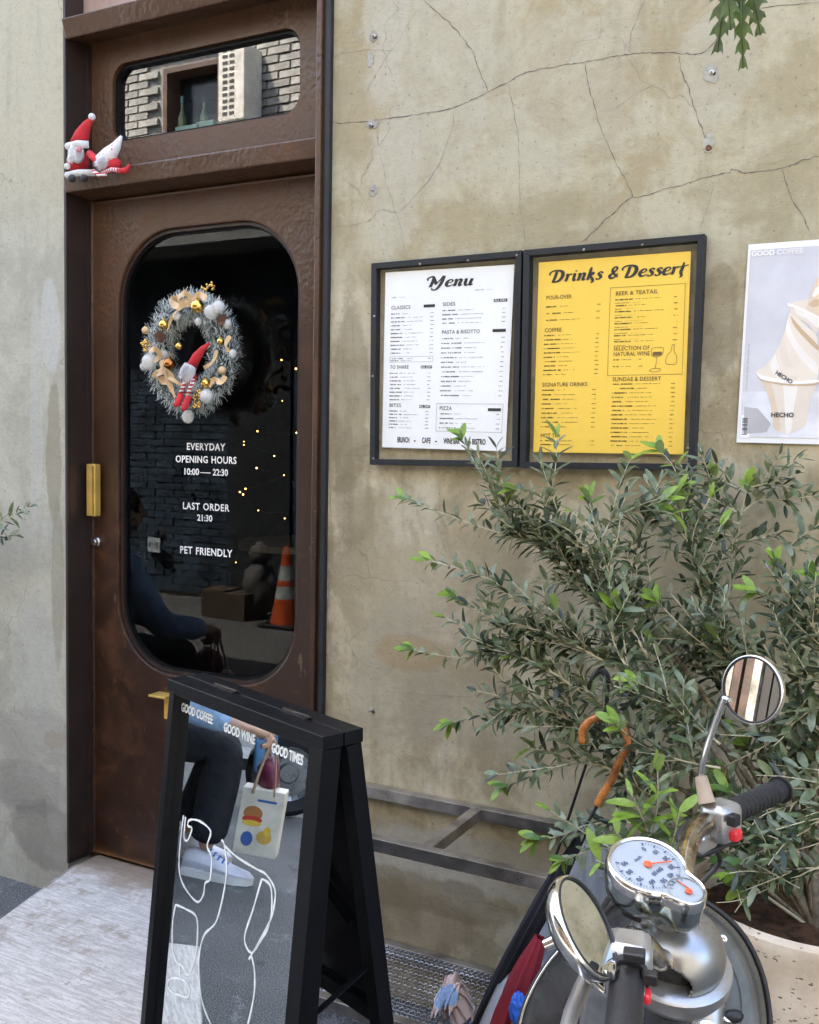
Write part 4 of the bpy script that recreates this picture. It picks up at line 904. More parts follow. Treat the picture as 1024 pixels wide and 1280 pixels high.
def twig(path, r0, r1, leaves=True, sp=.0165, young=True, Lr=(.034, .051), start=.1, mat=None, dens=1.0, n=5, name='twig', lmats=None, geo=True):
    P = smoothpath(path, 6); m_ = len(P)
    if geo: g = MB(); g.tube(P, [r0+(r1-r0)*i/(m_-1) for i in range(m_)], n); part(name, g, mat or M_twig, TREE, True)
    if not leaves: return P
    acc = 0; tot = sum((P[i+1]-P[i]).length for i in range(m_-1)); s = 0; nxt = tot*start; rot = rt.random()*PI
    for i in range(m_-1):
        seg = P[i+1]-P[i]; sl_ = seg.length
        while nxt < s+sl_:
            p = P[i]+seg*((nxt-s)/max(1e-6, sl_)); d = seg.normalized(); k = nxt/tot; X, Y = frame_of(d)
            rot += PI/2+rt.uniform(-.35, .35)*1.4
            for sgn in (1, -1):
                if rt.random() > dens: continue
                side = (X*math.cos(rot)+Y*math.sin(rot))*sgn
                side = (side+Vector((0, 0, .12))).normalized(); a = rt.uniform(.7, 1.15) if k < .93 else rt.uniform(.2, .6)
                ld = d*math.cos(a)+side*math.sin(a); L = rt.uniform(*Lr)*(1 if k < .8 else .75); up = (d*.4+Vector((rt.uniform(-.5, .5), rt.uniform(-.7, .1), .9)))
                yng = young and k > .86 and rt.random() < .85
                mt = M_young if yng else (lmats and rt.choice(lmats)) or (M_leaf if rt.random() < .42 else M_leaf2 if rt.random() < .55 else M_deep)
                lv.add(p, ld, up, L*(1.35 if yng else 1), mt, rt.uniform(.8, 1.15))
            nxt += sp*rt.uniform(.8, 1.25)
        s += sl_
    return P
base = Vector((PC.x, PC.y, .62))
def br(pts, r0, r1=.0015, sub=0, tip=True, **kw):
    path = [q if isinstance(q, Vector) else at_y(*q) for q in pts]
    FP = smoothpath(path, 6); m_ = len(FP); rr_ = [max(r1, r0*(1-i/(m_-1))**1.1) for i in range(m_)]; cut = int(m_*.45) if r0 > .004 else 0
    if cut: g = MB(); g.tube(FP[:cut+1], rr_[:cut+1], 8); part('branch', g, M_bark, TREE, True)
    g = MB(); g.tube(FP[cut:], rr_[cut:], 6); part('branch', g, M_twig, TREE, True)
    kw2 = dict(kw); kw2['young'] = False; P = leaf_line(path, **kw2)
    if tip and not kw.get('lmats'):
        e = FP[-1]; d = (FP[-1]-FP[-4]).normalized(); X, Y = frame_of(d)
        for k in range(6):
            a = k*2.4+rt.random(); c_ = (.35, .5, .6, .8, 1.0, 1.1)[k]; lv.add(e-d*.004*k, d*math.cos(c_)+(X*math.cos(a)+Y*math.sin(a))*math.sin(c_), Vector((rt.uniform(-.3, .3), -.5, .8)), rt.uniform(.034, .050), M_young if k < 4 else M_fresh, 1.35)
    n = len(P); start = int(n*kw.get('start', .1))
    for i in range(sub):
        j = int(start+(n*(.80 if len(path) > 3 else 1)-start-3)*(i+.5+rt.uniform(-.3, .3))/sub); j = max(1, min(n-2, j)); p = P[j]; d = (P[j+1]-P[j-1]).normalized(); X, Y = frame_of(d); a = rt.random()*2*PI
        sd = X*math.cos(a)+Y*math.sin(a); sd.y *= .6; dd = (d*rt.uniform(.6, 1.1)+sd*rt.uniform(.4, .9)+Vector((0, 0, .30))).normalized(); L = rt.uniform(.07, .17)
        q = p+dd*L
        if q.y > -.03: q.y = -.03-rt.random()*.02
        q.y = p.y+(q.y-p.y)*.6
        mid = (p+q)/2+Vector((rt.uniform(-1, 1), rt.uniform(-.5, .5), rt.uniform(-.2, 1)))*.012
        twig([p, mid, q], .0016, .0009, young=rt.random() < .12, start=.15)
    return P
t0 = [(base.x, base.y, base.z)]
def B(*pts): return [base.copy()]+list(pts)
# main limbs (photo position, distance from the wall)
br(B((960, 1000, -.30), (900, 900, -.30), (820, 790, -.32), (740, 720, -.34), (660, 678, -.34), (590, 655, -.34), (502, 622, -.36)), .009, .0012, 20, start=.42)
br(B((940, 980, -.34), (850, 880, -.36), (760, 770, -.36), (690, 700, -.35), (630, 640, -.33), (600, 590, -.31), (576, 545, -.29)), .008, .001, 16, start=.45)
br(B((930, 1000, -.38), (850, 900, -.42), (760, 830, -.42), (680, 790, -.42), (620, 775, -.42), (565, 745, -.42)), .008, .001, 16, start=.45)
br([(700, 780, -.42), (660, 760, -.42), (600, 720, -.42), (534, 700, -.42)], .003, .001, 3, start=.15)
br(B((910, 1010, -.38), (820, 930, -.42), (720, 860, -.42), (640, 815, -.42), (575, 822, -.42), (512, 812, -.42)), .007, .001, 16, start=.45)
br(B((900, 1020, -.36), (820, 970, -.40), (740, 915, -.42), (670, 885, -.42), (600, 895, -.42), (560, 905, -.42)), .007, .001, 15, start=.45)
br(B((900, 1040, -.36), (820, 1000, -.42), (760, 960, -.44), (710, 955, -.44), (670, 970, -.44), (628, 985, -.44)), .006, .001, 7, start=.4)
br(B((880, 1050, -.42), (800, 1030, -.48), (740, 1030, -.50), (700, 1045, -.52), (668, 1050, -.52)), .005, .001, 3, start=.4)
br(B((870, 1065, -.46), (800, 1070, -.54), (750, 1060, -.56), (700, 1078, -.56)), .004, .001, 3, start=.35)
br(B((985, 960, -.20), (935, 860, -.12), (905, 790, -.10), (915, 720, -.09), (925, 650, -.09), (935, 605, -.08)), .007, .0025, 4, start=.5, dens=.25)
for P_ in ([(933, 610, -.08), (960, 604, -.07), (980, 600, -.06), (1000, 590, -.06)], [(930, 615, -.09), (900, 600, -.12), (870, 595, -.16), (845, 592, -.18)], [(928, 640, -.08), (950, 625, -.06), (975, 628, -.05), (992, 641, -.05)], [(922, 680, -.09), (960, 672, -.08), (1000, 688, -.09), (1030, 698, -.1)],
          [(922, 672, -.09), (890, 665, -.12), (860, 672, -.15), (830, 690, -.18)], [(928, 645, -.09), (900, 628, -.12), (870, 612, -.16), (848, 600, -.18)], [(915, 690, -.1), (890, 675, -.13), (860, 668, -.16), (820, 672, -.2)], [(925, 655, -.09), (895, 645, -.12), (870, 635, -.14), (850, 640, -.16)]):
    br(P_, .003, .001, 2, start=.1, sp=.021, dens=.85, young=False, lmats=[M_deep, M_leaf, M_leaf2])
br(B((960, 960, -.28), (930, 860, -.25), (895, 790, -.24), (870, 720, -.24), (852, 640, -.22), (845, 590, -.20), (822, 560, -.19)), .007, .001, 11, start=.45)
br(B((920, 960, -.35), (850, 850, -.35), (800, 740, -.33), (790, 680, -.30), (830, 640, -.26), (850, 612, -.24)), .006, .001, 5, start=.45)
br(B((900, 950, -.40), (820, 840, -.42), (770, 740, -.42), (745, 660, -.40), (735, 620, -.38)), .006, .001, 9, start=.45)
br([(760, 760, -.40), (735, 690, -.38), (700, 650, -.36), (672, 618, -.35), (640, 612, -.35)], .003, .001, 5, start=.1)
br([(745, 690, -.38), (765, 650, -.35), (790, 640, -.32), (830, 625, -.3)], .003, .001, 4, start=.1)
br([(800, 860, -.45), (770, 810, -.46), (765, 780, -.46), (768, 755, -.46)], .003, .001, 4, start=.2, Lr=(.042, .056))
br(B((1000, 950, -.26), (1000, 860, -.22), (985, 790, -.2), (985, 740, -.2), (968, 700, -.2)), .007, .001, 8, start=.4)
br(B((1020, 960, -.3), (1040, 860, -.3), (1020, 790, -.3), (990, 760, -.3), (940, 738, -.3)), .006, .001, 8, start=.4)
br(B((980, 940, -.34), (930, 850, -.36), (860, 790, -.38), (820, 750, -.38)), .006, .001, 14, start=.4)
br(B((1030, 900, -.28), (1060, 820, -.28), (1040, 760, -.28), (1012, 720, -.25)), .006, .001, 7, start=.4)
br([(1060, 840, -.35), (1020, 850, -.35), (985, 840, -.35), (950, 820, -.35), (905, 800, -.35)], .004, .001, 8, start=.05)
br([(1060, 900, -.35), (1020, 885, -.35), (960, 930, -.38), (900, 960, -.4)], .004, .001, 7, start=.05, dens=.7)
br([(1050, 960, -.4), (1000, 1000, -.42), (960, 1010, -.44), (905, 985, -.44)], .003, .001, 6, start=.05, dens=.7)
br([(1060, 980, -.45), (1020, 1030, -.48), (960, 1060, -.5), (920, 1080, -.5)], .003, .001, 5, start=.05, dens=.5)
br([(900, 930, -.45), (860, 900, -.48), (830, 870, -.5), (790, 850, -.5)], .003, .001, 7, start=.05)
br([(900, 960, -.45), (850, 950, -.5), (800, 930, -.5), (770, 905, -.52)], .003, .001, 7, start=.05)
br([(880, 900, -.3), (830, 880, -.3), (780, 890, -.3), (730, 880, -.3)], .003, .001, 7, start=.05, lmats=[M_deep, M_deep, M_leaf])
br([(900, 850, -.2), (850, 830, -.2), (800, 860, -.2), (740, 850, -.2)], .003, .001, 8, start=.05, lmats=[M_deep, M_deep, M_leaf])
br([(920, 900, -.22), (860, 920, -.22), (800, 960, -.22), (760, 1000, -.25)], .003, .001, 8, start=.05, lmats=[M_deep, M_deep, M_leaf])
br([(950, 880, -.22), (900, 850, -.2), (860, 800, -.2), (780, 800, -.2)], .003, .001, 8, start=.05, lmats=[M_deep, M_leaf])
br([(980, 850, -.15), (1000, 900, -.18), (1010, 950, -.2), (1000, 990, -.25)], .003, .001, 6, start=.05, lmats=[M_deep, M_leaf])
br([(1040, 1060, -.40), (1000, 1040, -.42), (950, 1050, -.44), (905, 1075, -.44)], .003, .001, 6, start=.05, dens=.8)
br([(1045, 1090, -.42), (1010, 1085, -.46), (965, 1095, -.48), (925, 1110, -.48)], .003, .001, 5, start=.05, dens=.7)
br([(1050, 1010, -.30), (1000, 985, -.30), (960, 960, -.30), (930, 930, -.30)], .003, .001, 7, start=.05)
br([(1010, 1070, -.25), (960, 1030, -.25), (920, 1010, -.25), (880, 990, -.28)], .003, .001, 7, start=.05)
# dry bare twigs over the soil
for i in range(26):
    a = (rt.uniform(890, 1040), rt.uniform(1040, 1120), -.38-rt.random()*.12); p = at_y(*a); d = Vector((rt.uniform(-1, 1), rt.uniform(-.6, .3), rt.uniform(-.25, .9))).normalized()*rt.uniform(.08, .2)
    twig([p, p+d*.5+Vector((rt.uniform(-.01, .01),)*3), p+d], .0014, .0008, leaves=rt.random() < .3, dens=.3, sp=.02, young=False)
g = MB(); P = smoothpath([base+Vector((0, 0, -.03)), base+Vector((-.01, .01, .1)), base+Vector((-.03, .02, .22))], 6); g.tube(P, .014, 8); part('trunk', g, M_bark, TREE, True)
plant_leaves(TREE, lv, 300)
NLEAF = len(lv.L)
# broad leaved young shrub in front of the olive (bright green)
lv = Leaves(); SHB = thing('green_shrub', at_y(822, 1060, -.62), 'small shrub with broad fresh green leaves between the olive tree and scooter gauge', 'plant')
TREE_, TREE = TREE, SHB
for tip, b_ in (((822, 962), (815, 1050)), ((800, 1015), (812, 1070)), ((770, 1040), (795, 1085)), ((850, 1010), (830, 1080)), ((745, 1075), (780, 1100)), ((785, 985), (812, 1060))):
    p0 = at_y(*b_, -.60); p1 = at_y(*tip, -.64); twig([p0, (p0+p1)/2+Vector((.005, 0, .005)), p1], .002, .001, sp=.026, Lr=(.05, .068), start=.1, lmats=[M_leaf, M_young, M_leaf])
plant_leaves(SHB, lv, 300); TREE = TREE_
# sprig by the left wall
lv = Leaves(); SPR = thing('olive_sprig', at_y(-10, 690, -.12), 'single olive sprig poking into view against the left wall', 'plant'); TREE = SPR
twig([at_y(-70, 700, -.12), at_y(-20, 668, -.12), at_y(10, 648, -.12), at_y(42, 630, -.12)], .002, .001, sp=.02, Lr=(.04, .055), start=.1, young=False)
twig([at_y(-60, 690, -.1), at_y(-10, 672, -.1), at_y(22, 668, -.1)], .002, .001, sp=.02, Lr=(.04, .05), start=.1, young=False)
plant_leaves(SPR, lv, 60); TREE = TREE_
# lobed leaf hanging in at the top right, close to the lens
def lobed(name, stem, tip, wdt, nl, seed, label, Y):
    r = random.Random(seed); a = at_y(*stem, Y); b_ = at_y(*tip, Y-.02); d = (b_-a); L = d.length; d.normalize(); s = Vector((d.z, 0, -d.x)); A_ = []; Bs = []
    for sgn in (1, -1):
        E_ = []
        for i in range(nl):
            k = (i+.2)/nl; w1 = wdt*math.sin(PI*min(.97, .25+.72*k))
            ins = .28
            E_ += [a+d*L*k+s*sgn*w1*ins, a+d*L*(k+.35/nl)+s*sgn*w1*.75, a+d*L*(k+.95/nl)+s*sgn*w1*(.85+.3*r.random())+Vector((0, .01*r.uniform(-1, 1), 0)), a+d*L*(k+.72/nl)+s*sgn*w1*.5]
        (A_ if sgn > 0 else Bs).extend(E_)
    g = MB(); loop = [a]+A_+[b_]+Bs[::-1]; tri = tessellate_polygon([loop]); g.add(loop, tri); return g, a, b_
LFT = thing('lobed_leaf_spray', at_y(925, -40, -1.0), 'dark green lobed leaves hanging into the top right corner', 'plant')
M_lob = leaf_mat('lobed_leaf', (.028, .058, .008), (.075, .125, .016), (.10, .15, .03), .35, .3)
for stem, tip, wd, nl, sd in (((914, -70), (897, 66), .020, 6, 1), ((932, -60), (951, 44), .019, 6, 2), ((926, -40), (929, 86), .015, 6, 3), ((905, -70), (914, 38), .016, 5, 4)):
    g, a, b_ = lobed('leaf', stem, tip, wd, nl, sd, '', -1.0-.02*sd); part('leaf', g, M_lob, LFT)
    g = MB(); g.tube([a, (a+b_)/2+Vector((0, -.003, 0)), b_], [.0016, .001, .0004], 5); part('leaf_vein', g, M_lob, LFT, True)
g = MB(); g.tube([at_y(912, -60, -1.0), at_y(940, -140, -1.0), at_y(1000, -330, -.9)], .003, 6); part('stem', g, M_lob, LFT, True)
# ================================================================ WREATH
WY = .035
wc = at_y(240, 441, WY); wr = (at_y(240, 360, WY)-at_y(240, 522, WY)).length/2*.80
WR = thing('christmas_wreath', (wc.x, WY, wc.z-wr), 'snowy tinsel christmas wreath with gold balls and a gnome hanging on the door glass', 'wreath')
def wp(px, py, dy=0.0): return at_y(px, py, WY-dy)
def nmat(n, c, r=.5): return simple(n, c, r, var=.15)
M_ng = fuzzy('tinsel_green', (.06, .16, .09)); M_nw = fuzzy('tinsel_frost', (.92, .93, .90), .5); M_nb = fuzzy('tinsel_greygreen', (.30, .46, .34))
rw = random.Random(31)
RX = wr*.80; RZ = wr*.90; TR = .064
gs = [MB(), MB(), MB()]
for i in range(9500):
    a = rw.random()*2*PI; b = rw.random()*2*PI; X = Vector((math.cos(a), 0, math.sin(a))); c = wc+Vector((math.cos(a)*RX, 0, math.sin(a)*RZ))
    nd = X*math.cos(b)+Vector((0, -1, 0))*math.sin(b); tdir = Vector((-math.sin(a), 0, math.cos(a)))
    p = c+nd*TR*rw.uniform(.1, .75); d = (nd*rw.uniform(.4, 1)+tdir*rw.uniform(-.9, .9)+Vector((rw.uniform(-.4, .4), rw.uniform(-.4, .4), rw.uniform(-.4, .4)))).normalized()
    L = rw.uniform(.012, .026); s, _ = frame_of(d); s = s*.0013; k = 1 if rw.random() < .80 else (0 if rw.random() < .6 else 2)
    gs[k].add([p-s, p+s, p+d*L+s*.7, p+d*L-s*.7], [(0, 1, 2, 3)])
    if k != 1 and rw.random() < .75: gs[1].add([p+d*L*.6-s*1.15, p+d*L*.6+s*1.15, p+d*L*1.04+s, p+d*L*1.04-s], [(0, 1, 2, 3)])
for g, m_ in zip(gs, (M_ng, M_nw, M_nb)): part('tinsel_needles', g, m_, WR, kind='stuff')
g = MB(); g.tube([wc+Vector((math.cos(2*PI*i/40)*RX, 0, math.sin(2*PI*i/40)*RZ)) for i in range(40)], .026, 8, closed=True); part('wreath_core', g, nmat('core_green', (.02, .04, .03)), WR, True)
M_gold = simple('gold_ball', (.75, .48, .12), .18, 1); M_copper = simple('copper_ball', (.42, .17, .05), .2, 1); M_silk = simple('cream_satin', (.62, .42, .22), .45, 0, .0006, 60)
M_pom = fuzzy('white_wool', (.92, .91, .88), .4); M_cone = simple('pine_cone', (.16, .085, .06), .8); M_redf = simple('red_felt', (.52, .022, .028), .85, 0, .0008, 220); M_beard = fuzzy('beard_wool', (.92, .91, .90), .4)
def ball(px, py, r, mat, dy=.068, nm='ball'):
    c = wp(px, py, dy); g = MB(); g.ball(c, r, 18, 12); o = part(nm, g, mat, WR, True)
    g = MB(); g.lathe(c+Vector((0, 0, r*.95)), (0, 0, 1), [(r*.25, 0), (r*.25, r*.25), (.0001, r*.3)], 8); link('ball_cap', g.mesh('ball_cap', M_gold, root_org(WR)), o)
for px, py, r, mt in ((247, 383, .0215, M_gold), (205, 406, .0165, M_gold), (212, 455, .0195, M_copper), (224, 433, .012, M_gold), (257, 479, .0155, M_gold), (276, 427, .012, M_gold), (278, 463, .013, M_silk), (182, 413, .012, M_silk)): ball(px, py, r, mt)
def pine(px, py, r):
    c = wp(px, py, .068); g = MB(); ax = Vector((.2, -.8, -.3)).normalized(); X, Y = frame_of(ax)
    for i in range(46):
        a = i*2.4; k = i/46; rad = r*(1-.75*k)*(.55+.45*min(1, k*6)); d = X*math.cos(a)+Y*math.sin(a); p = c+ax*r*1.3*(k-.4); q = p+d*rad+ax*.003; s = ax.cross(d)*.0042
        g.add([p-s*.6, p+s*.6, q+s, q+d*.002, q-s], [(0, 1, 2, 3, 4)])
    part('pine_cone', g, M_cone, WR)
pine(278, 401, .024); pine(200, 421, .022)
def pom(px, py, r, dy=.05, root=None, seed=1, n=900, mat=None, nm='pompom'):
    c = wp(px, py, dy) if root is None else Vector((px, dy, py)); g = MB(); q = random.Random(seed)
    g.ball(c, r*.88, 16, 12)
    for i in range(n):
        d = Vector((q.gauss(0, 1), q.gauss(0, 1), q.gauss(0, 1))).normalized(); s, _ = frame_of(d); s = s*.0012; L = r*q.uniform(.85, 1.1)
        g.add([c+d*r*.8-s, c+d*r*.8+s, c+d*L*1.05], [(0, 1, 2)])
    return part(nm, g, mat or M_pom, root or WR)
pom(264, 390, .024, .07); pom(273, 384, .021, .07, seed=4); pom(187, 452, .027, .06, seed=2); pom(180, 458, .014, seed=8); pom(258, 495, .023, .07, seed=3); pom(235, 521, .021, .03, seed=5); pom(234, 508, .010, .03, seed=6); pom(205, 443, .014, .05, seed=9); pom(291, 442, .013, .07, seed=11); pom(221, 395, .014, .07, seed=12); pom(248, 402, .012, .07, seed=13); pom(284, 405, .015, .06, seed=14)
def ribbon(pts, w, dy0=.078):
    P = smoothpath([wp(x, y, dy0+.006*math.sin(i*1.7)) for i, (x, y) in enumerate(pts)], 5); A = []; Bq = []
    for i, p in enumerate(P):
        d = (P[min(i+1, len(P)-1)]-P[max(i-1, 0)]).normalized(); s = Vector((-d.z, 0, d.x)); s = (s+Vector((0, .5*math.sin(i*.8), 0))).normalized(); A.append(p+s*w/2); Bq.append(p-s*w/2)
    g = MB(); g.grid([A, Bq]); part('ribbon', g, M_silk, WR, True)
ribbon([(232, 378), (222, 383), (213, 376), (222, 374), (234, 379), (241, 376)], .022); ribbon([(238, 378), (222, 388), (214, 399), (209, 414)], .010); ribbon([(195, 468), (205, 463), (214, 473), (205, 476), (192, 466)], .026)
ribbon([(202, 450), (205, 464), (212, 480), (219, 497)], .017); ribbon([(222, 372), (232, 366), (240, 374), (250, 368), (258, 374)], .020); ribbon([(186, 440), (194, 436), (200, 444), (192, 452)], .020); ribbon([(282, 470), (276, 478), (268, 474), (262, 484)], .016); ribbon([(288, 420), (282, 430), (286, 440)], .014)
ribbon([(271, 438), (266, 452), (255, 460)], .012); ribbon([(208, 470), (222, 478), (232, 484)], .013)
for px, py in ((256, 362), (262, 359), (268, 357), (180, 428), (183, 435), (246, 498), (247, 506), (249, 490), (245, 508), (184, 431)):
    g = MB(); 
    for k in range(7): g.ball(wp(px+rw.uniform(-4, 4), py+rw.uniform(-4, 4), .075+rw.uniform(-.006, .006)), rw.uniform(.003, .0048), 7, 5)
    part('berry_sprig', g, M_gold, WR, True)
# small gnome in the wreath
g = MB(); P = [wp(240, 458, .08), wp(246, 446, .085), wp(254, 436, .08), wp(262, 429, .075)]; g.tube(P, [.017, .015, .010, .004], 12); part('gnome_hat', g, M_redf, WR, True)
g = MB(); g.ball(wp(237, 470, .075), .022, 14, 10, stretch=1.25); part('gnome_body', g, M_redf, WR, True)
def beard(pt, tips, w, mat, root, n=600, seed=3, name='beard', ln=.05, dirv=Vector((0, 0, -1)), bulge=.6):
    q = random.Random(seed); g = MB(); g.ball(pt+dirv*ln*.35, w*.62, 12, 8, stretch=1.3, axis=dirv)
    for i in range(n):
        side = Vector((q.uniform(-1, 1), -q.uniform(.1, 1), q.uniform(-1, 1))); side = (side-dirv*side.dot(dirv)).normalized()
        p = pt+side*w*q.uniform(.3, .75)+dirv*ln*q.uniform(-.1, .5); e = p+(dirv*q.uniform(.4, .8)+side*q.uniform(0, .25))*ln*.7; s, _ = frame_of(e-p); s = s*.0011; g.add([p-s, p+s, e], [(0, 1, 2)])
    part(name, g, mat, root)
dwn = (wp(228, 488, .065)-wp(238, 462, .065)).normalized(); beard(wp(239, 458, .095), None, .030, M_beard, WR, 900, 3, 'gnome_beard', .056, dwn)
def stripes(nm, c1, c2, sc, axis=2):
    t = NT(nm); o = t.xyz(t.n('ShaderNodeTexCoord').outputs['Object']); f = t.math('FRACT', t.math('MULTIPLY', o[axis], sc)); return t.out(t.mix(t.sm(f, .48, .52), c1, c2), .9)
M_str = stripes('striped_sock', (.75, .72, .70), (.50, .03, .04), 85)
for a, b_ in (((234, 472), (225, 494)), ((242, 474), (234, 496))): g = MB(); g.tube([wp(*a, .085), wp(*b_, .085)], .0068, 8); part('gnome_leg', g, M_str, WR, True)
for a, b_ in (((227, 492), (219, 507)), ((236, 495), (228, 512))): g = MB(); g.tube([wp(a[0], a[1], .085), wp((a[0]+b_[0])/2-1, b_[1]-2, .087), wp(b_[0], b_[1], .098)], [.009, .011, .006], 10); part('gnome_boot', g, M_redf, WR, True)
# ================================================================ TWO PLUSH GNOMES on the ledge
def gp(px, py, y): return at_y(px, py, y)
yG = -.022; pc = gp(100, 222, yG)
G1 = thing('plush_gnome', (pc.x, yG, 2.486), 'plush gnome sitting upright in a tall red hat with a white pompom tip', 'soft toy', 'plush christmas gnomes on the door ledge')
g = MB(); g.tube([gp(99, 181, yG), gp(103, 168, yG), gp(109, 156, yG), gp(115, 148, yG)], [.030, .024, .015, .006], 14); part('hat', g, M_redf, G1, True)
g = MB(); c = gp(115, 146, yG); g.ball(c, .0115, 14, 10); part('hat_pompom', g, M_pom, G1, True)
g = MB(); g.ball(gp(98, 203, yG+.012), .036, 16, 12, stretch=1.1); part('body', g, M_redf, G1, True)
g = MB(); g.tube([gp(85, 183, yG-.012), gp(98, 180, yG-.034), gp(111, 181, yG-.01)], .012, 10); part('fur_brim', g, M_pom, G1, True)
beard(gp(98, 186, yG-.018), None, .035, M_beard, G1, 800, 8, 'beard', .058, Vector((0, -.15, -1)).normalized())
g = MB(); g.ball(gp(99, 187, yG-.045), .009, 12, 8); part('nose', g, simple('pink_felt', (.55, .2, .2), .8), G1, True)
g = MB(); g.tube([gp(84, 219, yG-.02), gp(98, 216, yG-.034), gp(118, 216, yG-.02)], .0105, 10); part('fur_trim', g, M_pom, G1, True)
g = MB(); g.tube([gp(112, 192, yG-.02), gp(121, 200, yG-.035), gp(126, 210, yG-.04)], [.012, .012, .009], 10); part('arm', g, M_redf, G1, True)
g = MB(); g.ball(gp(84, 208, yG-.03), .0105, 12, 8); part('mitten', g, M_pom, G1, True)
for x in (90, 105): g = MB(); g.ball(gp(x, 223, yG-.035), .0125, 12, 8, axis=(1, -.6, 0), stretch=1.5); part('boot', g, simple('charcoal_felt', (.045, .048, .055), .9), G1, True)
G2 = thing('plush_gnome', (gp(138, 215, yG).x, yG, 2.486), 'plush gnome lying on its side in a red and white patterned knit hat', 'soft toy', 'plush christmas gnomes on the door ledge')
M_knit = NT('knit_pattern'); vv = M_knit.n('ShaderNodeTexVoronoi', distance='MANHATTAN'); vv.inputs['Scale'].default_value = 75; vv.inputs['Randomness'].default_value = .15; M_knit.put(vv.inputs[0], M_knit.pos)
M_kn = M_knit.out(M_knit.mix(M_knit.sm(vv.outputs[0], .26, .30), (.52, .03, .05), (.76, .72, .72)), .9)
g = MB(); g.tube([gp(129, 203, yG-.03), gp(138, 192, yG-.03), gp(146, 182, yG-.026), gp(152, 170, yG-.02)], [.029, .024, .015, .004], 14); part('hat', g, M_kn, G2, True)
beard(gp(133, 200, yG-.045), None, .024, M_beard, G2, 500, 9, 'beard', .045, Vector((-.75, -.1, -.6)).normalized())
g = MB(); g.ball(gp(140, 207, yG-.02), .024, 14, 10, axis=(1, 0, .1), stretch=1.5); part('body', g, M_redf, G2, True)
g = MB(); g.tube([gp(128, 217, yG-.045), gp(140, 212, yG-.05), gp(150, 213, yG-.045)], .007, 10); part('leg', g, stripes('striped_leg', (.74, .7, .7), (.5, .03, .05), 110, 0), G2, True)
g = MB(); g.tube([gp(149, 214, yG-.045), gp(158, 213, yG-.045), gp(162, 206, yG-.04)], [.009, .010, .004], 10); part('boot', g, M_redf, G2, True)
g = MB(); g.tube([gp(117, 214, yG-.05), gp(124, 219, yG-.055), gp(133, 218, yG-.05)], .0065, 10); part('leg', g, M_str, G2, True)
# ================================================================ SCOOTER in the foreground
M_silver = simple('silver_paint', (.36, .36, .355), .30, .85, var=.06); M_castal = simple('cast_aluminium', (.50, .50, .50), .33, .8, .0004, 200); M_rubber = simple('black_rubber', (.014, .014, .016), .5, 0, .0006, 180)
M_shield = simple('graphite_paint', (.075, .082, .088), .28, .35, var=.25, vscale=10); M_shield2 = simple('scuffed_graphite', (.12, .125, .13), .4, .3, .0006, 60, var=.25, vscale=14)
M_btn = simple('red_button', (.65, .03, .04), .3); M_agedchrome = simple('aged_chrome', (.55, .49, .40), .22, 1, var=.3, vscale=40); M_dial = simple('dial_face', (.34, .385, .42), .4, var=.03); M_orange = simple('orange_needle', (.75, .10, .03), .5); M_dkchrome = simple('smoky_chrome', (.50, .56, .54), .14, 1)
SC = thing('motor_scooter', at_z(820, 1250, 0.0)*0+Vector((-.28, -1.25, 0)), 'silver and graphite motor scooter with round mirrors parked beside the round planter', 'scooter')
Z = at_z
def tb(pts, r, nm, mat, k=5, n=12, root=None, label=None):
    g = MB(); P = smoothpath(pts, k); rs = r
    if isinstance(r, list):
        m_ = len(P); rs = [r[min(int(i/(m_-1)*(len(r)-1)), len(r)-2)]+(r[min(int(i/(m_-1)*(len(r)-1)), len(r)-2)+1]-r[min(int(i/(m_-1)*(len(r)-1)), len(r)-2)])*((i/(m_-1)*(len(r)-1)) % 1 if i < m_-1 else 1) for i in range(m_)]
    g.tube(P, rs, n); return part(nm, g, mat, root or SC, 'auto', label=label)
hd = Vector((-.42, .91, 0)).normalized(); hs_ = Vector((hd.y, -hd.x, 0))          # heading of the body, its right
# leg shield: curved sheet standing behind the headset
S0 = at_z(810, 1250, .80); NS = (-hd*.94+Vector((0, 0, .34))).normalized()
def shp(px, py, o=0.0): return at_plane(px, py, S0, NS)+NS*o
out_px = [(820, 1112), (862, 1118), (898, 1138), (928, 1166), (950, 1203), (963, 1245), (968, 1300), (962, 1370), (940, 1450), (880, 1520), (800, 1540), (720, 1500), (668, 1420), (650, 1340), (650, 1290), (661, 1250), (684, 1207), (714, 1172), (752, 1138), (785, 1118)]
SL = smoothpath([shp(*q) for q in out_px]+[shp(*out_px[0])], 4)[:-1]; SCn = sum(SL, Vector())/len(SL)
def bow(p, k=1): 
    r = (p-SCn).dot(hs_); return NS*(-.9*r*r*k)
g = MB(); rows = []
for i in range(13):
    k = (i/12)**.8; rows.append([SCn.lerp(p, k)+bow(SCn.lerp(p, k))+NS*(.012*(1 if i == 12 else 0)) for p in SL+[SL[0]]])
g.grid(rows); o = part('leg_shield', g, M_shield, SC, True); md = o.modifiers.new('s', 'SOLIDIFY'); md.thickness = .006
g = MB(); g.tube([p+bow(p)+NS*.010 for p in SL], .0042, 8, closed=True); part('shield_trim', g, M_rubber, SC, True)
i0 = min(range(len(SL)), key=lambda i: (SL[i]-shp(714, 1172)).length); i1 = min(range(len(SL)), key=lambda i: (SL[i]-shp(650, 1330)).length); a_, b2 = sorted((i0, i1))
g = MB(); g.tube([p+bow(p)+NS*.017 for p in SL[a_:b2+1]], .0022, 6); part('chrome_trim', g, M_chrome, SC, True)
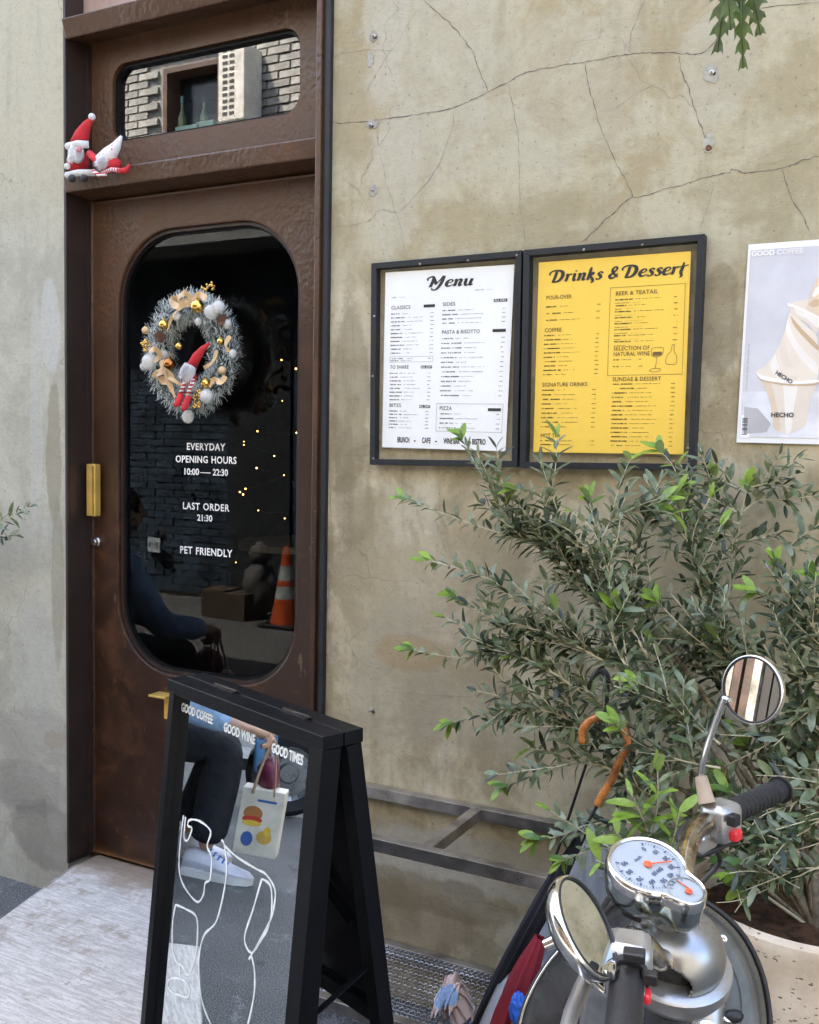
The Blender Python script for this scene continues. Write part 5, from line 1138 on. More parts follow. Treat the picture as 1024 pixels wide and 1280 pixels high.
# glove box lid / raised centre of the shield with key lock and bag hook
CL = smoothpath([shp(*q, .012) for q in ((780, 1190), (850, 1170), (905, 1195), (925, 1250), (915, 1330), (890, 1420), (800, 1430), (730, 1360), (725, 1270), (745, 1215))]+[shp(780, 1190, .012)], 4)[:-1]
cc_ = sum(CL, Vector())/len(CL); g = MB(); rows = [[p-NS*.012 for p in CL+[CL[0]]]]+[[cc_.lerp(p, k)+NS*(.016*math.sqrt(max(0, 1-k*k))+.002) for p in CL+[CL[0]]] for k in (.99, .95, .85, .7, .5, .25, .02)]
g.grid(rows); part('inner_panel', g, M_shield2, SC, True)
colm = [shp(880, 1200, .01), shp(872, 1250, .035), shp(868, 1300, .04), shp(862, 1400, .03)]; tb(colm, .032, 'steering_cover', M_silver, n=20)
c = shp(868, 1281, .072); g = MB(); g.lathe(c, NS, [(.017, 0), (.017, .004), (.013, .006), (.012, .003), (.0001, .003)], 22); o = part('key_lock', g, M_rubber, SC, 'auto')
g = MB(); g.box(c+NS*.0035, (.002, .012, .002), hs_, NS.cross(hs_), NS); link('keyhole', g.mesh('keyhole', M_chrome, root_org(SC)), o)
g = MB(); g.lathe(c, NS, [(.019, .0005), (.0205, .004), (.019, .005)], 22); part('lock_ring', g, M_chrome, SC, 'auto')
g = MB(); a = shp(889, 1256, .045); g.tube(smoothpath([a, a+NS*.01+Vector((0.005, 0, -.008)), a+NS*.012+hs_*.012-Vector((0, 0, .012)), a+NS*.01+hs_*.022-Vector((0, 0, .010))], 4), [.004]*13, 8); part('hook_arm', g, M_chrome, SC, True)
g = MB(); b0 = shp(905, 1262, .05); g.ball(b0, .0095, 14, 10, axis=hs_+Vector((0, 0, .2)), stretch=1.6); part('bag_hook', g, M_rubber, SC, True)
c = shp(900, 1172, .016); g = MB(); g.lathe(c, NS, [(.006, 0), (.006, .002), (.003, .003), (.0001, .002)], 12); part('screw', g, M_chrome, SC, 'auto')
# headset: skirt + dome with a dark opening for the bar
hc = at_z(843, 1200, .985); g = MB()
axh = Vector((.05, -.30, 1)).normalized()
g.lathe(hc, axh, [(.040, -.050), (.056, -.038), (.066, -.022), (.069, -.004), (.065, .0), (.050, .002)], 40, X=hs_); part('headset_skirt', g, M_castal, SC, 'auto')
Xh = Vector((1, .5, 0)); Xh = (Xh-axh*Xh.dot(axh)).normalized(); Yh = axh.cross(Xh)
prof = [(r*.93, h*.98) for r, h in [(.0635, .001), (.0650, .012), (.0635, .024), (.060, .034), (.055, .043), (.048, .051), (.038, .057), (.024, .062), (.010, .064), (.0001, .0645)]]
prof = [(q.x, q.y) for q in smoothpath([Vector((a, b, 0)) for a, b in prof], 5)]
# left side (towards the left grip) is open: skip a sector of faces
g = MB(); n = 180; b = 0
cut = (Z(812, 1238, 1.0)-hc); ca = math.atan2(cut.dot(Yh), cut.dot(Xh))
for r_, h_ in prof:
    for k in range(n): a = 2*PI*k/n; g.v.append(hc+axh*h_+Xh*math.cos(a)*r_+Yh*math.sin(a)*r_)
for i in range(len(prof)-1):
    for k in range(n):
        a = 2*PI*(k+.5)/n; da = abs((a-ca+PI) % (2*PI)-PI)
        if (da/.62)**2+((prof[i][1]-.012)/.026)**2 < 1: continue
        l = (k+1) % n; g.f.append((i*n+k, i*n+l, (i+1)*n+l, (i+1)*n+k))
o = part('headset_dome', g, M_silver, SC, True); md = o.modifiers.new('s', 'SOLIDIFY'); md.thickness = .004; md.offset = -1
g = MB(); g.ball(hc+axh*.006, .042, 20, 12); part('headset_inside', g, M_rubber, SC, True)
# handlebar tubes
tb([hc+axh*.012, Z(826, 1200, 1.015), Z(806, 1180, 1.04), Z(786, 1172, 1.055), Z(778, 1190, 1.065)], .0125, 'handlebar', M_agedchrome, n=16)
tb([hc+axh*.03+hd*.03, Z(852, 1105, 1.05), Z(857, 1070, 1.062), Z(868, 1040, 1.07), Z(886, 1026, 1.075), Z(905, 1020, 1.078)], .0140, 'handlebar', M_agedchrome, n=16)
# right switch housing, grip, lever, mirror
r0 = Z(898, 1022, 1.078); r1 = Z(978, 986, 1.085); rd = (r1-r0).normalized(); ru = Vector((0, 0, 1)); rs_ = rd.cross(ru).normalized(); ru = rs_.cross(rd)
g = MB(); g.box(r0+rd*.006-ru*.006, (.046, .052, .056), rs_, rd, ru); HR = part('switch_housing', g, M_castal, SC, 'auto', bevel=.012)
tb([r0+rd*.030, r0+rd*.036, r1-rd*.012, r1-rd*.009, r1-rd*.004, r1], [.0155, .0165, .0165, .0205, .0205, .018], 'grip', M_rubber, k=4, n=20)
for k in range(9):
    g = MB(); p = r0+rd*(.05+.011*k); g.lathe(p, rd, [(.0162, -.002), (.0176, -.001), (.0176, .001), (.0162, .002)], 20); part('grip_rib', g, M_rubber, SC, 'auto')
def put_on(px, py, z, size, mat, nm, X, Yv, Zv, bev=.002): g = MB(); g.box(Z(px, py, z), size, X, Yv, Zv); part(nm, g, mat, SC, bevel=bev)
put_on(917, 1025, 1.088, (.014, .016, .016), M_rubber, 'switch', rs_, rd, ru); put_on(920, 1044, 1.060, (.012, .020, .016), M_btn, 'red_button', rs_, rd, ru, .004)
tb([Z(862, 1030, 1.05), Z(850, 1048, 1.04), Z(872, 1068, 1.03), Z(915, 1052, 1.035)], [.008, .007, .006, .004], 'brake_hose', M_rubber)
put_on(877, 1050, 1.045, (.03, .04, .03), M_castal, 'lever_clamp', rs_, rd, ru, .006)
ms = [Z(884, 1004, 1.10), Z(876, 970, 1.135)]; tb(ms, [.0125, .0085], 'mirror_boot', simple('sandy_rubber', (.42, .33, .24), .6), k=3)
pm1 = Z(876, 970, 1.135); ym = pm1.y; st2 = at_y(879, 950, ym-.005); st3 = at_y(906, 872, ym-.02); tb([pm1, st2, at_y(890, 915, ym-.01), st3], .0048, 'mirror_stalk', M_chrome)
def mirror(c, n_, up_, ru_, rv_, back, nm='mirror'):
    n_ = n_.normalized(); U = (up_-n_*up_.dot(n_)).normalized(); V = n_.cross(U)
    def ell(r, h): return [c+n_*h+U*math.cos(2*PI*k/48)*ru_*r+V*math.sin(2*PI*k/48)*rv_*r for k in range(49)]
    g = MB(); g.grid([ell(.93, .0), ell(.95, .003), ell(1.0, .002), ell(1.02, -.004), ell(.97, -.012), ell(.75, -.022), ell(.4, -.027), ell(.01, -.028)]); part('mirror_housing', g, M_chrome, SC, True)
    g = MB(); g.grid([ell(.01, .0008), ell(.93, .0008)]); g.v = g.v; part('mirror_glass', g, M_mirror, SC)
    g = MB(); g.tube(ell(.935, .002)[:-1], .0016, 6, closed=True); part('mirror_seal', g, M_rubber, SC, True)
    return
cm = at_y(940, 862, ym-.02); v_ = (cm-CAM).normalized(); maj = (c_r*26-c_u*82).normalized(); dist = (cm-CAM).dot(c_d)
perp = (c_r*82+c_u*26).normalized(); nn = (-v_*.83-perp*.56+Vector((0, 0, .16))).normalized(); mirror(cm, nn, maj, 43/FPX*dist, 40/FPX*dist, 1)
# left side: housing, grip, lever, mirror
l0 = Z(786, 1196, 1.070); l1 = Z(776, 1330, 1.055); ld_ = (l1-l0).normalized(); lu = Vector((0, 0, 1)); ls = ld_.cross(lu).normalized(); lu = ls.cross(ld_)
g = MB(); g.box(l0+ld_*.004, (.050, .050, .050), ls, ld_, lu); part('switch_housing', g, M_castal, SC, 'auto', bevel=.012)
gs0 = l0+ld_*.030; tb([gs0, gs0+ld_*.002, gs0+ld_*.012, gs0+ld_*.014, gs0+ld_*.10, l1], [.021, .0225, .0225, .0175, .0175, .0175], 'grip', M_rubber, k=3, n=20)
put_on(793, 1194, 1.098, (.022, .016, .010), M_rubber, 'switch', ls, ld_, lu); put_on(812, 1222, 1.075, (.016, .012, .012), M_rubber, 'switch', ls, ld_, lu); put_on(809, 1245, 1.06, (.008, .018, .010), M_btn, 'red_button', ls, ld_, lu, .003)
put_on(803, 1240, 1.06, (.006, .026, .014), M_castal, 'choke_lever', ls, ld_, lu)
tb([Z(752, 1210, 1.05), Z(735, 1222, 1.045), Z(724, 1245, 1.04), Z(712, 1275, 1.035), Z(700, 1330, 1.03)], [.006, .0085, .009, .008, .007], 'brake_lever', M_castal)
put_on(752, 1206, 1.06, (.035, .03, .028), M_castal, 'lever_clamp', ls, ld_, lu, .008)
cm = Z(733, 1158, 1.12); v_ = (cm-CAM).normalized(); dist = (cm-CAM).dot(c_d); maj = (c_r*54-c_u*118).normalized(); perp = (c_r*118+c_u*54).normalized()
nn = (-v_*.40+perp*.92).normalized(); mirror(cm, nn, maj, 65/FPX*dist, 65/FPX*dist, -1)
tb([cm-nn*.026, cm-nn*.050], [.008, .0065], 'mirror_stub', M_chrome, k=2); tb([cm-nn*.02-maj*0, cm+maj*.045-nn*.02, cm+maj*.070-nn*.008, Z(762, 1215, 1.085), Z(770, 1205, 1.075)], .0062, 'mirror_stalk', M_chrome)
# cables
for pts in (((770, 1165, 1.05), (752, 1150, 1.04), (775, 1128, 1.03), (815, 1135, 1.01)), ((800, 1150, 1.04), (780, 1138, 1.05), (800, 1120, 1.04), (830, 1130, 1.0)), ((776, 1180, 1.05), (745, 1165, 1.02), (765, 1118, 1.01), (800, 1110, 1.0)), ((885, 1050, 1.04), (900, 1075, 1.0), (880, 1100, .97), (860, 1120, .95))):
    tb([Z(*p) for p in pts], .0038, 'cable', M_rubber, k=8, n=8)
# speedometer
gu = (Vector((.20, -.28, 1))).normalized()
gc = Z(810, 1080, 1.115); g2 = gc+ (Z(860, 1099, 1.115)-gc); GX = (g2-gc); GX = (GX-gu*GX.dot(gu)); gl = GX.length; GX.normalize(); GYv = gu.cross(GX)
R1, R2 = .0480, .0250
def pear(k, h, dr=0.0):
    out = []; 
    for i in range(64):
        a = 2*PI*i/64; dx, dy = math.cos(a), math.sin(a)
        # support function blend of the two circles, with a waist
        best = 0
        for (cx, r) in ((0, R1*k+dr), (gl, R2*k+dr)):
            px = cx-gl*.35; bq = px*dx; disc = bq*bq-(px*px-r*r)
            if disc > 0: best = max(best, bq+math.sqrt(disc))
        out.append(best)
    sm_ = out
    for _ in range(5): sm_ = [(sm_[i-1]+sm_[i]*2+sm_[(i+1) % 64])/4 for i in range(64)]
    return [gc+GX*(gl*.35+sm_[i]*math.cos(2*PI*i/64))+GYv*(sm_[i]*math.sin(2*PI*i/64))+gu*h for i in range(65) for i in [i % 64]]
g = MB(); g.grid([pear(.90, -.001), pear(.95, .002), pear(1, .0), pear(1.03, -.006), pear(1.03, -.014)]); part('gauge_bezel', g, M_chrome, SC, True)
g = MB(); g.grid([pear(1.0, -.014), pear(.99, -.028), pear(.93, -.042), pear(.70, -.051), pear(.02, -.050)]); part('gauge_housing', g, M_dkchrome, SC, True)
g = MB(); L = pear(.91, -.0022); g.prism(L[:-1], .0, gu); part('gauge_face', g, M_dial, SC)
def gm(cx, cy, rot=0): return lambda x, y: gc+GX*(cx+x*math.cos(rot)-y*math.sin(rot))+GYv*(cy+x*math.sin(rot)+y*math.cos(rot))-gu*.0012
M_dink = simple('blue_grey_ink', (.04, .07, .16), .5)
g = MB(); # ticks; rider reads it with +(-GX) up
rd0 = -PI/2
for i in range(49):
    a = math.radians(225-270*i/48)+PI/2; rr0 = R1*.80; rr1 = R1*(.70 if i % 4 == 0 else .75); u = Vector((math.cos(a), math.sin(a)))
    p = Vector((-u.x, -u.y)) if False else u
    P3 = [gc+GX*(-p.x*q)+GYv*(-p.y*q)-gu*.0014 for q in (rr0, rr1)]; s = (GX*p.y-GYv*p.x)*(.0010 if i % 4 == 0 else .0004); g.add([P3[0]+s, P3[0]-s, P3[1]-s, P3[1]+s], [(0, 1, 2, 3)])
for i, s in enumerate(('0', '10', '20', '30', '40', '50', '60', '70', '80', '90')):
    a = math.radians(225-270*i/9)+PI/2; text_on(g, s, gm(-math.cos(a)*R1*.58, -math.sin(a)*R1*.58, PI/2+PI), R1*.18, .0003)
text_on(g, 'km/h', gm(-.014, .0, PI/2), .006, .0002); text_on(g, '07443', gm(.014, 0, PI/2), .0075, .0003)
for i in range(5):
    a = math.radians(40-80*i/4); P3 = [gc+GX*(gl-math.cos(a)*q)+GYv*(math.sin(a)*q)-gu*.0014 for q in (R2*.72, R2*.55)]; s = GYv*.0006; g.add([P3[0]+s, P3[0]-s, P3[1]-s, P3[1]+s], [(0, 1, 2, 3)])
part('dial_print', g, M_dink, SC)
g = MB(); g.lathe(gc-gu*.0012, gu, [(.0050, 0), (.0050, .002), (.0001, .003)], 18); g.box(gc+GX*.008+GYv*.013+gu*.0005, (.030, .0012, .001), (GX*.5+GYv*.86), (-GX*.86+GYv*.5), gu); o = part('needle', g, M_orange, SC)
g = MB(); g.lathe(gc+GX*(gl+.004)-gu*.0012, gu, [(.0042, 0), (.0042, .002), (.0001, .003)], 16); g.box(gc+GX*(gl-.006)+GYv*.004, (.016, .0011, .001), GX, GYv, gu); part('needle', g, M_orange, SC)
g = MB(); g.tube([gc+GX*(gl+math.cos(2*PI*k/30)*R2*.80)+GYv*(math.sin(2*PI*k/30)*R2*.80)-gu*.001 for k in range(30)], .0007, 5, closed=True); part('dial_ring', g, M_silver, SC, True)
g = MB(); L = pear(.90, .0008); g.prism(L[:-1], 0, gu); part('gauge_lens', g, glass_mat('gauge_lens', .05, (.98, .98, .98)), SC)
tb([gc+GX*gl*.5-gu*.05, hc+axh*.055], [.02, .018], 'gauge_stem', M_silver, k=2)
# lower body, floor, seat and wheels (mostly outside the frame)
Hc = Vector((hc.x, hc.y, 0)); F_ = hd
def loc(f, s, z): return Vector((Hc.x, Hc.y, 0))+F_*f+hs_*s+Vector((0, 0, z))
def wheel(ctr, axis, r, root, w=.09):
    g = MB(); g.lathe(ctr, axis, [(r*.62, -w*.42), (r*.85, -w*.5), (r*.97, -w*.3), (r, 0), (r*.97, w*.3), (r*.85, w*.5), (r*.62, w*.42)], 36, caps=False); wh = part('wheel', g, M_rubber, root, 'auto')
    g = MB(); g.lathe(ctr, axis, [(.0001, -w*.35), (r*.2, -w*.35), (r*.25, -w*.15), (r*.52, -w*.12), (r*.62, -w*.40), (r*.62, w*.40), (r*.52, w*.12), (r*.25, w*.15), (r*.2, w*.35), (.0001, w*.35)], 24); link('rim', g.mesh('rim', M_silver, root_org(root)), wh)
wheel(loc(.20, 0, .235), hs_, .235, SC); wheel(loc(-.98, 0, .235), hs_, .235, SC)
g = MB(); g.grid([[loc(.20, 0, .24)+F_*math.cos(a)*(.27+.012*math.cos(t_*PI))+Vector((0, 0, math.sin(a)*.275))+hs_*(t_*.075) for t_ in (-1, -.6, -.2, .2, .6, 1)] for a in [math.radians(10+150*k/16) for k in range(17)]]); part('mudguard', g, M_silver, SC, True)
tb([loc(.02, 0, .92), loc(.10, 0, .62), loc(.17, .0, .45)], .03, 'steering_column', M_shield)
g = MB(); g.hexa([loc(0.06, -.17, .26), loc(.06, .17, .26), loc(-.42, .17, .26), loc(-.42, -.17, .26), loc(.06, -.17, .32), loc(.06, .17, .32), loc(-.42, .17, .32), loc(-.42, -.17, .32)]); part('floorboard', g, M_rubber, SC, bevel=.01)
def loft(secs, nm, mat, root, n=20):
    g = MB(); rows = []
    for (f, z0_, z1_, hw) in secs: rows.append([loc(f, hw*abs(math.cos(a))**.7*(1 if math.cos(a) > 0 else -1), (z0_+z1_)/2+(z1_-z0_)/2*math.sin(a)) for a in [2*PI*k/n for k in range(n+1)]])
    g.grid(rows); part(nm, g, mat, root, True)
loft([(-.40, .30, .60, .02), (-.42, .28, .66, .14), (-.60, .26, .70, .20), (-.95, .30, .72, .20), (-1.18, .42, .70, .14), (-1.22, .5, .65, .02)], 'rear_body', M_silver, SC)
loft([(-.42, .665, .72, .05), (-.48, .66, .76, .13), (-.80, .67, .77, .15), (-1.12, .69, .79, .12), (-1.18, .7, .76, .03)], 'seat', M_rubber, SC)
# ================================================================ THE STREET BEHIND THE CAMERA (seen in the mirror and the glass)
FY = -5.3
def fl(px, py, yv): q = at_y(px, py, yv); return Vector((q.x, .26-yv, q.z))       # what a spot of the door glass reflects at depth yv
FA = thing('opposite_building', (-5, FY, 0), 'dark blue and grey brick building across the lane mirrored in the door glass', 'building')
M_blueb = simple('dark_blue_brick', (.045, .075, .115), .6, 0, .003, 40, var=.35, vscale=3); M_greyb = simple('grey_brick', (.36, .345, .31), .8, 0, .006, 18, var=.22, vscale=6); M_greyb2 = simple('pale_brick', (.42, .40, .36), .8, 0, .006, 18, var=.2, vscale=6)
M_mort = simple('mortar', (.30, .285, .25), .9); M_conc = simple('street_concrete', (.34, .35, .34), .85, 0, .003, 30)
g = MB(); g.prism([Vector(p) for p in ((-22, FY-.03, -.1), (10, FY-.03, -.1), (10, FY-.03, 7.2), (-22, FY-.03, 7.2))], 4, (0, 1, 0), [[Vector(p) for p in ((-7.12, FY-.03, 4.55), (-6.42, FY-.03, 4.55), (-6.42, FY-.03, 5.32), (-7.12, FY-.03, 5.32))]]); part('wall', g, M_mort, FA)
# large grey bricks above the canopy
rb = random.Random(5); bw, bh = .27, .078; bm_ = []
for k in range(3):
    g = MB(); g.hexa([Vector(p) for p in ((-bw/2+.008, 0, -bh/2+.006), (bw/2-.008, 0, -bh/2+.006+.004*k), (bw/2-.008, 0, bh/2-.006), (-bw/2+.008, 0, bh/2-.006), (-bw/2+.008, .03, -bh/2+.008), (bw/2-.01, .036, -bh/2+.006), (bw/2-.01, .03, bh/2-.008), (-bw/2+.009, .027, bh/2-.006))])
    bm_.append(g.mesh('brick', (M_greyb, M_greyb2, M_greyb)[k]))
cnt = 0; zz_ = 4.30; rI = 0
while zz_ < 5.75:
    x = -8.3+(bw/2 if rI % 2 else 0)
    while x < -4.6:
        if not (-7.27 < x < -6.3 and 4.48 < zz_ < 5.4) and cnt < 300:
            o = bpy.data.objects.new('brick', bm_[rb.randrange(3)]); COL.objects.link(o); o.parent = FA; o.location = Vector((x, FY-.03+rb.uniform(-.004, .006), zz_))-root_org(FA); o.rotation_euler = (0, rb.uniform(-.008, .008), rb.uniform(-.01, .01)); cnt += 1
        x += bw
    zz_ += bh; rI += 1
g = MB(); zz_ = .05; rI = 0
while zz_ < 4.2:
    x = -10.5+(.12 if rI % 2 else 0)
    while x < -2:
        d_ = rb.uniform(.016, .03); g.bx(x+.006, x+.234, FY-.03, FY-.03+d_, zz_+.004, zz_+.071); x += .24
    zz_ += .075; rI += 1
part('blue_bricks', g, M_blueb, FA, kind='stuff')
g = MB(); g.bx(-12, 0, FY-.03, FY+.55, 3.45, 3.56); part('canopy', g, M_conc, FA)
g = MB(); g.bx(-6.30, -5.55, FY-.02, FY+.02, .02, 3.0); part('shutter_door', g, simple('dark_shutter', (.03, .035, .04), .5), FA)
# window recess with frame, AC unit
WF = MB(); 
for a in ((-7.14, -7.09, 4.53, 5.34), (-6.45, -6.40, 4.53, 5.34)): WF.bx(a[0], a[1], FY-.2, FY+.02, a[2], a[3])
WF.bx(-7.089, -6.451, FY-.2, FY+.02, 4.53, 4.58); WF.bx(-7.089, -6.451, FY-.2, FY+.02, 5.29, 5.34); wf = part('window', WF, simple('timber_frame', (.10, .06, .04), .6), FA)
g = MB(); g.bx(-7.09, -6.45, FY-.19, FY-.18, 4.58, 5.29); link('pane', g.mesh('pane', simple('dark_pane', (.03, .035, .04), .15), root_org(FA)), wf)
ac0 = fl(273, 58, .26-FY-.3); ac1 = fl(305, 148, .26-FY-.3)
AC = thing('air_conditioner', ((ac0.x+ac1.x)/2, FY+.3, ac1.z), 'cream outdoor air conditioner unit high on the opposite wall mirrored in the transom', 'air conditioner')
M_ac = simple('cream_plastic', (.70, .67, .58), .5)
x0, x1, z0_, z1_ = min(ac0.x, ac1.x), max(ac0.x, ac1.x), ac1.z, ac0.z
g = MB(); g.bx(x0, x1, FY+.02, FY+.30, z0_, z1_); part('casing', g, M_ac, AC, bevel=.012)
for c_ in range(2):
    for r_ in range(11):
        xx = x0+(x1-x0)*(.27+.26*c_); zc = z0_+(z1_-z0_)*(.10+.083*r_); g = MB(); g.bx(xx-.028, xx+.028, FY+.301, FY+.304, zc-.014, zc+.014); part('vent', g, simple('vent_dark', (.06, .055, .05), .7), AC)
g = MB(); g.bx(x0+.1, x1+.1, FY+.01, FY+.25, z0_-.06, z0_-.01); solid('steel_bracket', g, M_black, (x0, FY+.1, z0_-.06), 'black steel bracket under the opposite air conditioner', 'bracket')
M_slat = simple('dark_timber', (.055, .030, .018), .6, 0, .002, 30, var=.4, vscale=3)
TS = thing('timber_screen', (-1, FY+.05, 0), 'tall dark brown slatted timber screen across the lane mirrored in the scooter mirror', 'screen')
sg = MB(); sg.bx(-.035, .035, -.03, .03, 0, 3.3); smes = [sg.mesh('slat', m_) for m_ in (M_slat, simple('reddish_timber', (.05, .022, .013), .6, var=.3), simple('black_timber', (.014, .010, .008), .6), simple('bleached_timber', (.22, .19, .16), .7, var=.3))]
for i in range(78):
    o = bpy.data.objects.new('slat', smes[rb.choice((0, 1, 1, 2, 2, 2, 3))]); COL.objects.link(o); o.parent = TS; o.location = (-3.7+i*.086, rb.uniform(-.01, .015), .02)
g = MB(); g.bx(-4.8, 2.1, FY+.0, FY+.015, .02, 3.35); part('back_board', g, M_dark, TS)
# traffic cone
cb = Vector((at_z(358, 783, 0).x, .26-at_z(358, 783, 0).y, 0))
CN = thing('traffic_cone', cb, 'orange traffic cone with grey reflective bands mirrored low in the door glass', 'traffic cone')
M_or = simple('cone_orange', (.55, .085, .016), .5); M_refl = simple('reflective_band', (.42, .46, .44), .4)
def cr(h): return .145-.115*(h/.70)
g = MB(); g.bx(cb.x-.18, cb.x+.18, cb.y-.18, cb.y+.18, .001, .035); part('base', g, M_rubber, CN, bevel=.008)
for a, b_, mt, nm in ((.036, .25, M_or, 'cone_body'), (.251, .36, M_refl, 'band'), (.361, .41, M_or, 'cone_body'), (.411, .54, M_refl, 'band'), (.541, .71, M_or, 'cone_tip')):
    g = MB(); g.lathe((cb.x, cb.y, 0), (0, 0, 1), [(cr(a), a), (cr(b_), b_)], 28); part(nm, g, mt, CN, 'auto')
# parked scooters (simple whole scooters)
def small_scooter(pos, head, col, label, plate=None):
    root = thing('parked_scooter', pos, label, 'scooter', 'scooters parked along the lane'); F = Vector((math.cos(head), math.sin(head), 0)); Sd = Vector((F.y, -F.x, 0)); pos = Vector(pos)
    def lc(f, s, z): return pos+F*f+Sd*s+Vector((0, 0, z))
    wheel(lc(.6, 0, .23), Sd, .23, root); wheel(lc(-.6, 0, .23), Sd, .23, root)
    def lf(secs, nm, mat):
        g = MB(); g.grid([[lc(f, hw*math.cos(a), (z0+z1)/2+(z1-z0)/2*math.sin(a)) for a in [2*PI*k/16 for k in range(17)]] for (f, z0, z1, hw) in secs]); part(nm, g, mat, root, True)
    lf([(-.05, .3, .55, .03), (-.1, .28, .62, .14), (-.4, .3, .68, .19), (-.75, .45, .70, .15), (-.88, .55, .66, .03)], 'rear_body', col); lf([(-.08, .64, .70, .06), (-.3, .66, .76, .15), (-.7, .69, .80, .12), (-.8, .72, .76, .03)], 'seat', M_rubber)
    g = MB(); g.grid([[lc(.42-.25*z*.5+.10*(1-(s/.2)**2), s, .25+z) for s in (-.2, -.13, -.05, .05, .13, .2)] for z in (0, .15, .3, .45, .6, .66)]); o = part('front_shield', g, col, root, True); o.modifiers.new('s', 'SOLIDIFY').thickness = .02
    g = MB(); g.hexa([lc(.38, -.15, .24), lc(.38, .15, .24), lc(-.1, .15, .24), lc(-.1, -.15, .24), lc(.38, -.15, .30), lc(.38, .15, .30), lc(-.1, .15, .30), lc(-.1, -.15, .30)]); part('floorboard', g, M_rubber, root)
    g = MB(); g.tube([lc(.55, 0, .3), lc(.36, 0, .95)], .03, 10); part('fork', g, M_silver, root, True)
    g = MB(); g.tube(smoothpath([lc(.22, -.33, 1.0), lc(.33, -.15, 1.0), lc(.37, 0, .98), lc(.33, .15, 1.0), lc(.22, .33, 1.0)], 4), .016, 8); part('handlebar', g, M_rubber, root, True)
    g = MB(); g.ball(lc(.42, 0, .93), .085, 16, 10); part('headlight', g, M_chrome, root, True)
    for s in (-1, 1): g = MB(); g.tube([lc(.3, s*.2, 1.0), lc(.3, s*.25, 1.15)], .006, 6); g.lathe(lc(.3, s*.26, 1.2), F, [(.0001, -.01), (.05, -.01), (.055, 0), (.05, .012), (.0001, .012)], 18); part('mirror', g, M_chrome, root, 'auto')
    if plate:
        c = lc(-.93, 0, .52); g = MB(); g.box(c, (.012, .26, .15), F, Sd, (0, 0, 1)); pl = part('number_plate', g, simple('plate_blue_white', (.60, .68, .76), .5), root)
        g = MB(); text_on(g, plate, lambda x, y: c-F*.0075-Sd*(-x)+Vector((0, 0, y)), .10, .002); link('plate_characters', g.mesh('plate_characters', M_ink, root_org(root)), pl)
    return root
q = at_z(215, 745, 0); rp = Vector((q.x, .26-q.y, 0)); pl_dir = Vector((0, 1, 0))
small_scooter((rp.x+.1, rp.y-.85, 0), math.radians(-70), simple('black_gloss', (.015, .016, .02), .2), 'black parked scooter with a pale number plate mirrored in the door glass', '8918')
# reflected plants, boxes, stool by the opposite wall
def planter(px, py, h, r, nl, seed, label):
    q = at_z(px, py, 0); c = Vector((q.x, .26-q.y, 0)); t = thing('potted_shrub', c, label, 'plant', 'potted shrubs against the opposite wall')
    g = MB(); g.lathe(c, (0, 0, 1), [(r*.7, 0), (r, h*.9), (r*1.06, h), (r*.9, h), (.0001, h*.9)], 24); part('pot', g, simple('red_plastic_pot', (.30, .035, .02), .5), t, 'auto'); q2 = random.Random(seed); g = MB()
    for i in range(nl):
        d = Vector((q2.gauss(0, 1), q2.gauss(0, 1), q2.gauss(0, 1))).normalized(); p = c+Vector((0, 0, h+.55))+Vector((d.x*.45, d.y*.38, d.z*.6))*(q2.random()**.4); M = leafM(p, (d+Vector((0, 0, .3))).normalized(), Vector((0, 0, 1)), q2.uniform(.06, .11), 1.5); V, F = LEAFV[i % 4]; g.add([M @ Vector(v) for v in V], F)
    part('foliage', g, M_leaf, t, kind='stuff')
    g = MB(); g.tube([c+Vector((0, 0, h*.8)), c+Vector((0.02, 0, h+.5))], .015, 7); part('stem', g, M_bark, t, True)
planter(278, 742, .32, .17, 700, 1, 'dark shrub in a red pot across the lane behind the lettering'); planter(308, 738, .30, .16, 500, 2, 'smaller shrub in a red pot right of the larger mirrored one')
for px, py, w_, h_, lb in ((276, 770, .13, .26, 'brown cardboard carton left of the other carton by the opposite wall'), (300, 773, .14, .24, 'brown cardboard carton right of its neighbour by the opposite wall')):
    q = at_z(px, py, 0); c = Vector((q.x, .26-q.y, 0)); g = MB(); g.bx(c.x-w_, c.x+w_, c.y-.12, c.y+.12, .001, h_); g.bx(c.x-.02, c.x+.02, c.y-.122, c.y+.122, .0, h_+.002); solid('carton', g, simple('cardboard', (.07, .05, .032), .8), c, lb, 'box', 'cartons by the opposite wall', bevel=.004)
q = at_z(325, 772, 0); c = Vector((q.x, .26-q.y, 0)); g = MB(); g.grid(crumple(c+Vector((0, 0, .26)), .16, .15, .26, 20, 14, 8, .25)); g.grid(crumple(c+Vector((0, 0, .58)), .10, .10, .11, 16, 10, 9, .2)); solid('white_plaster_figure', g, simple('plaster', (.08, .08, .078), .7), c, 'pale plaster animal figure between the cartons and the traffic cone', 'figurine', smooth=True)
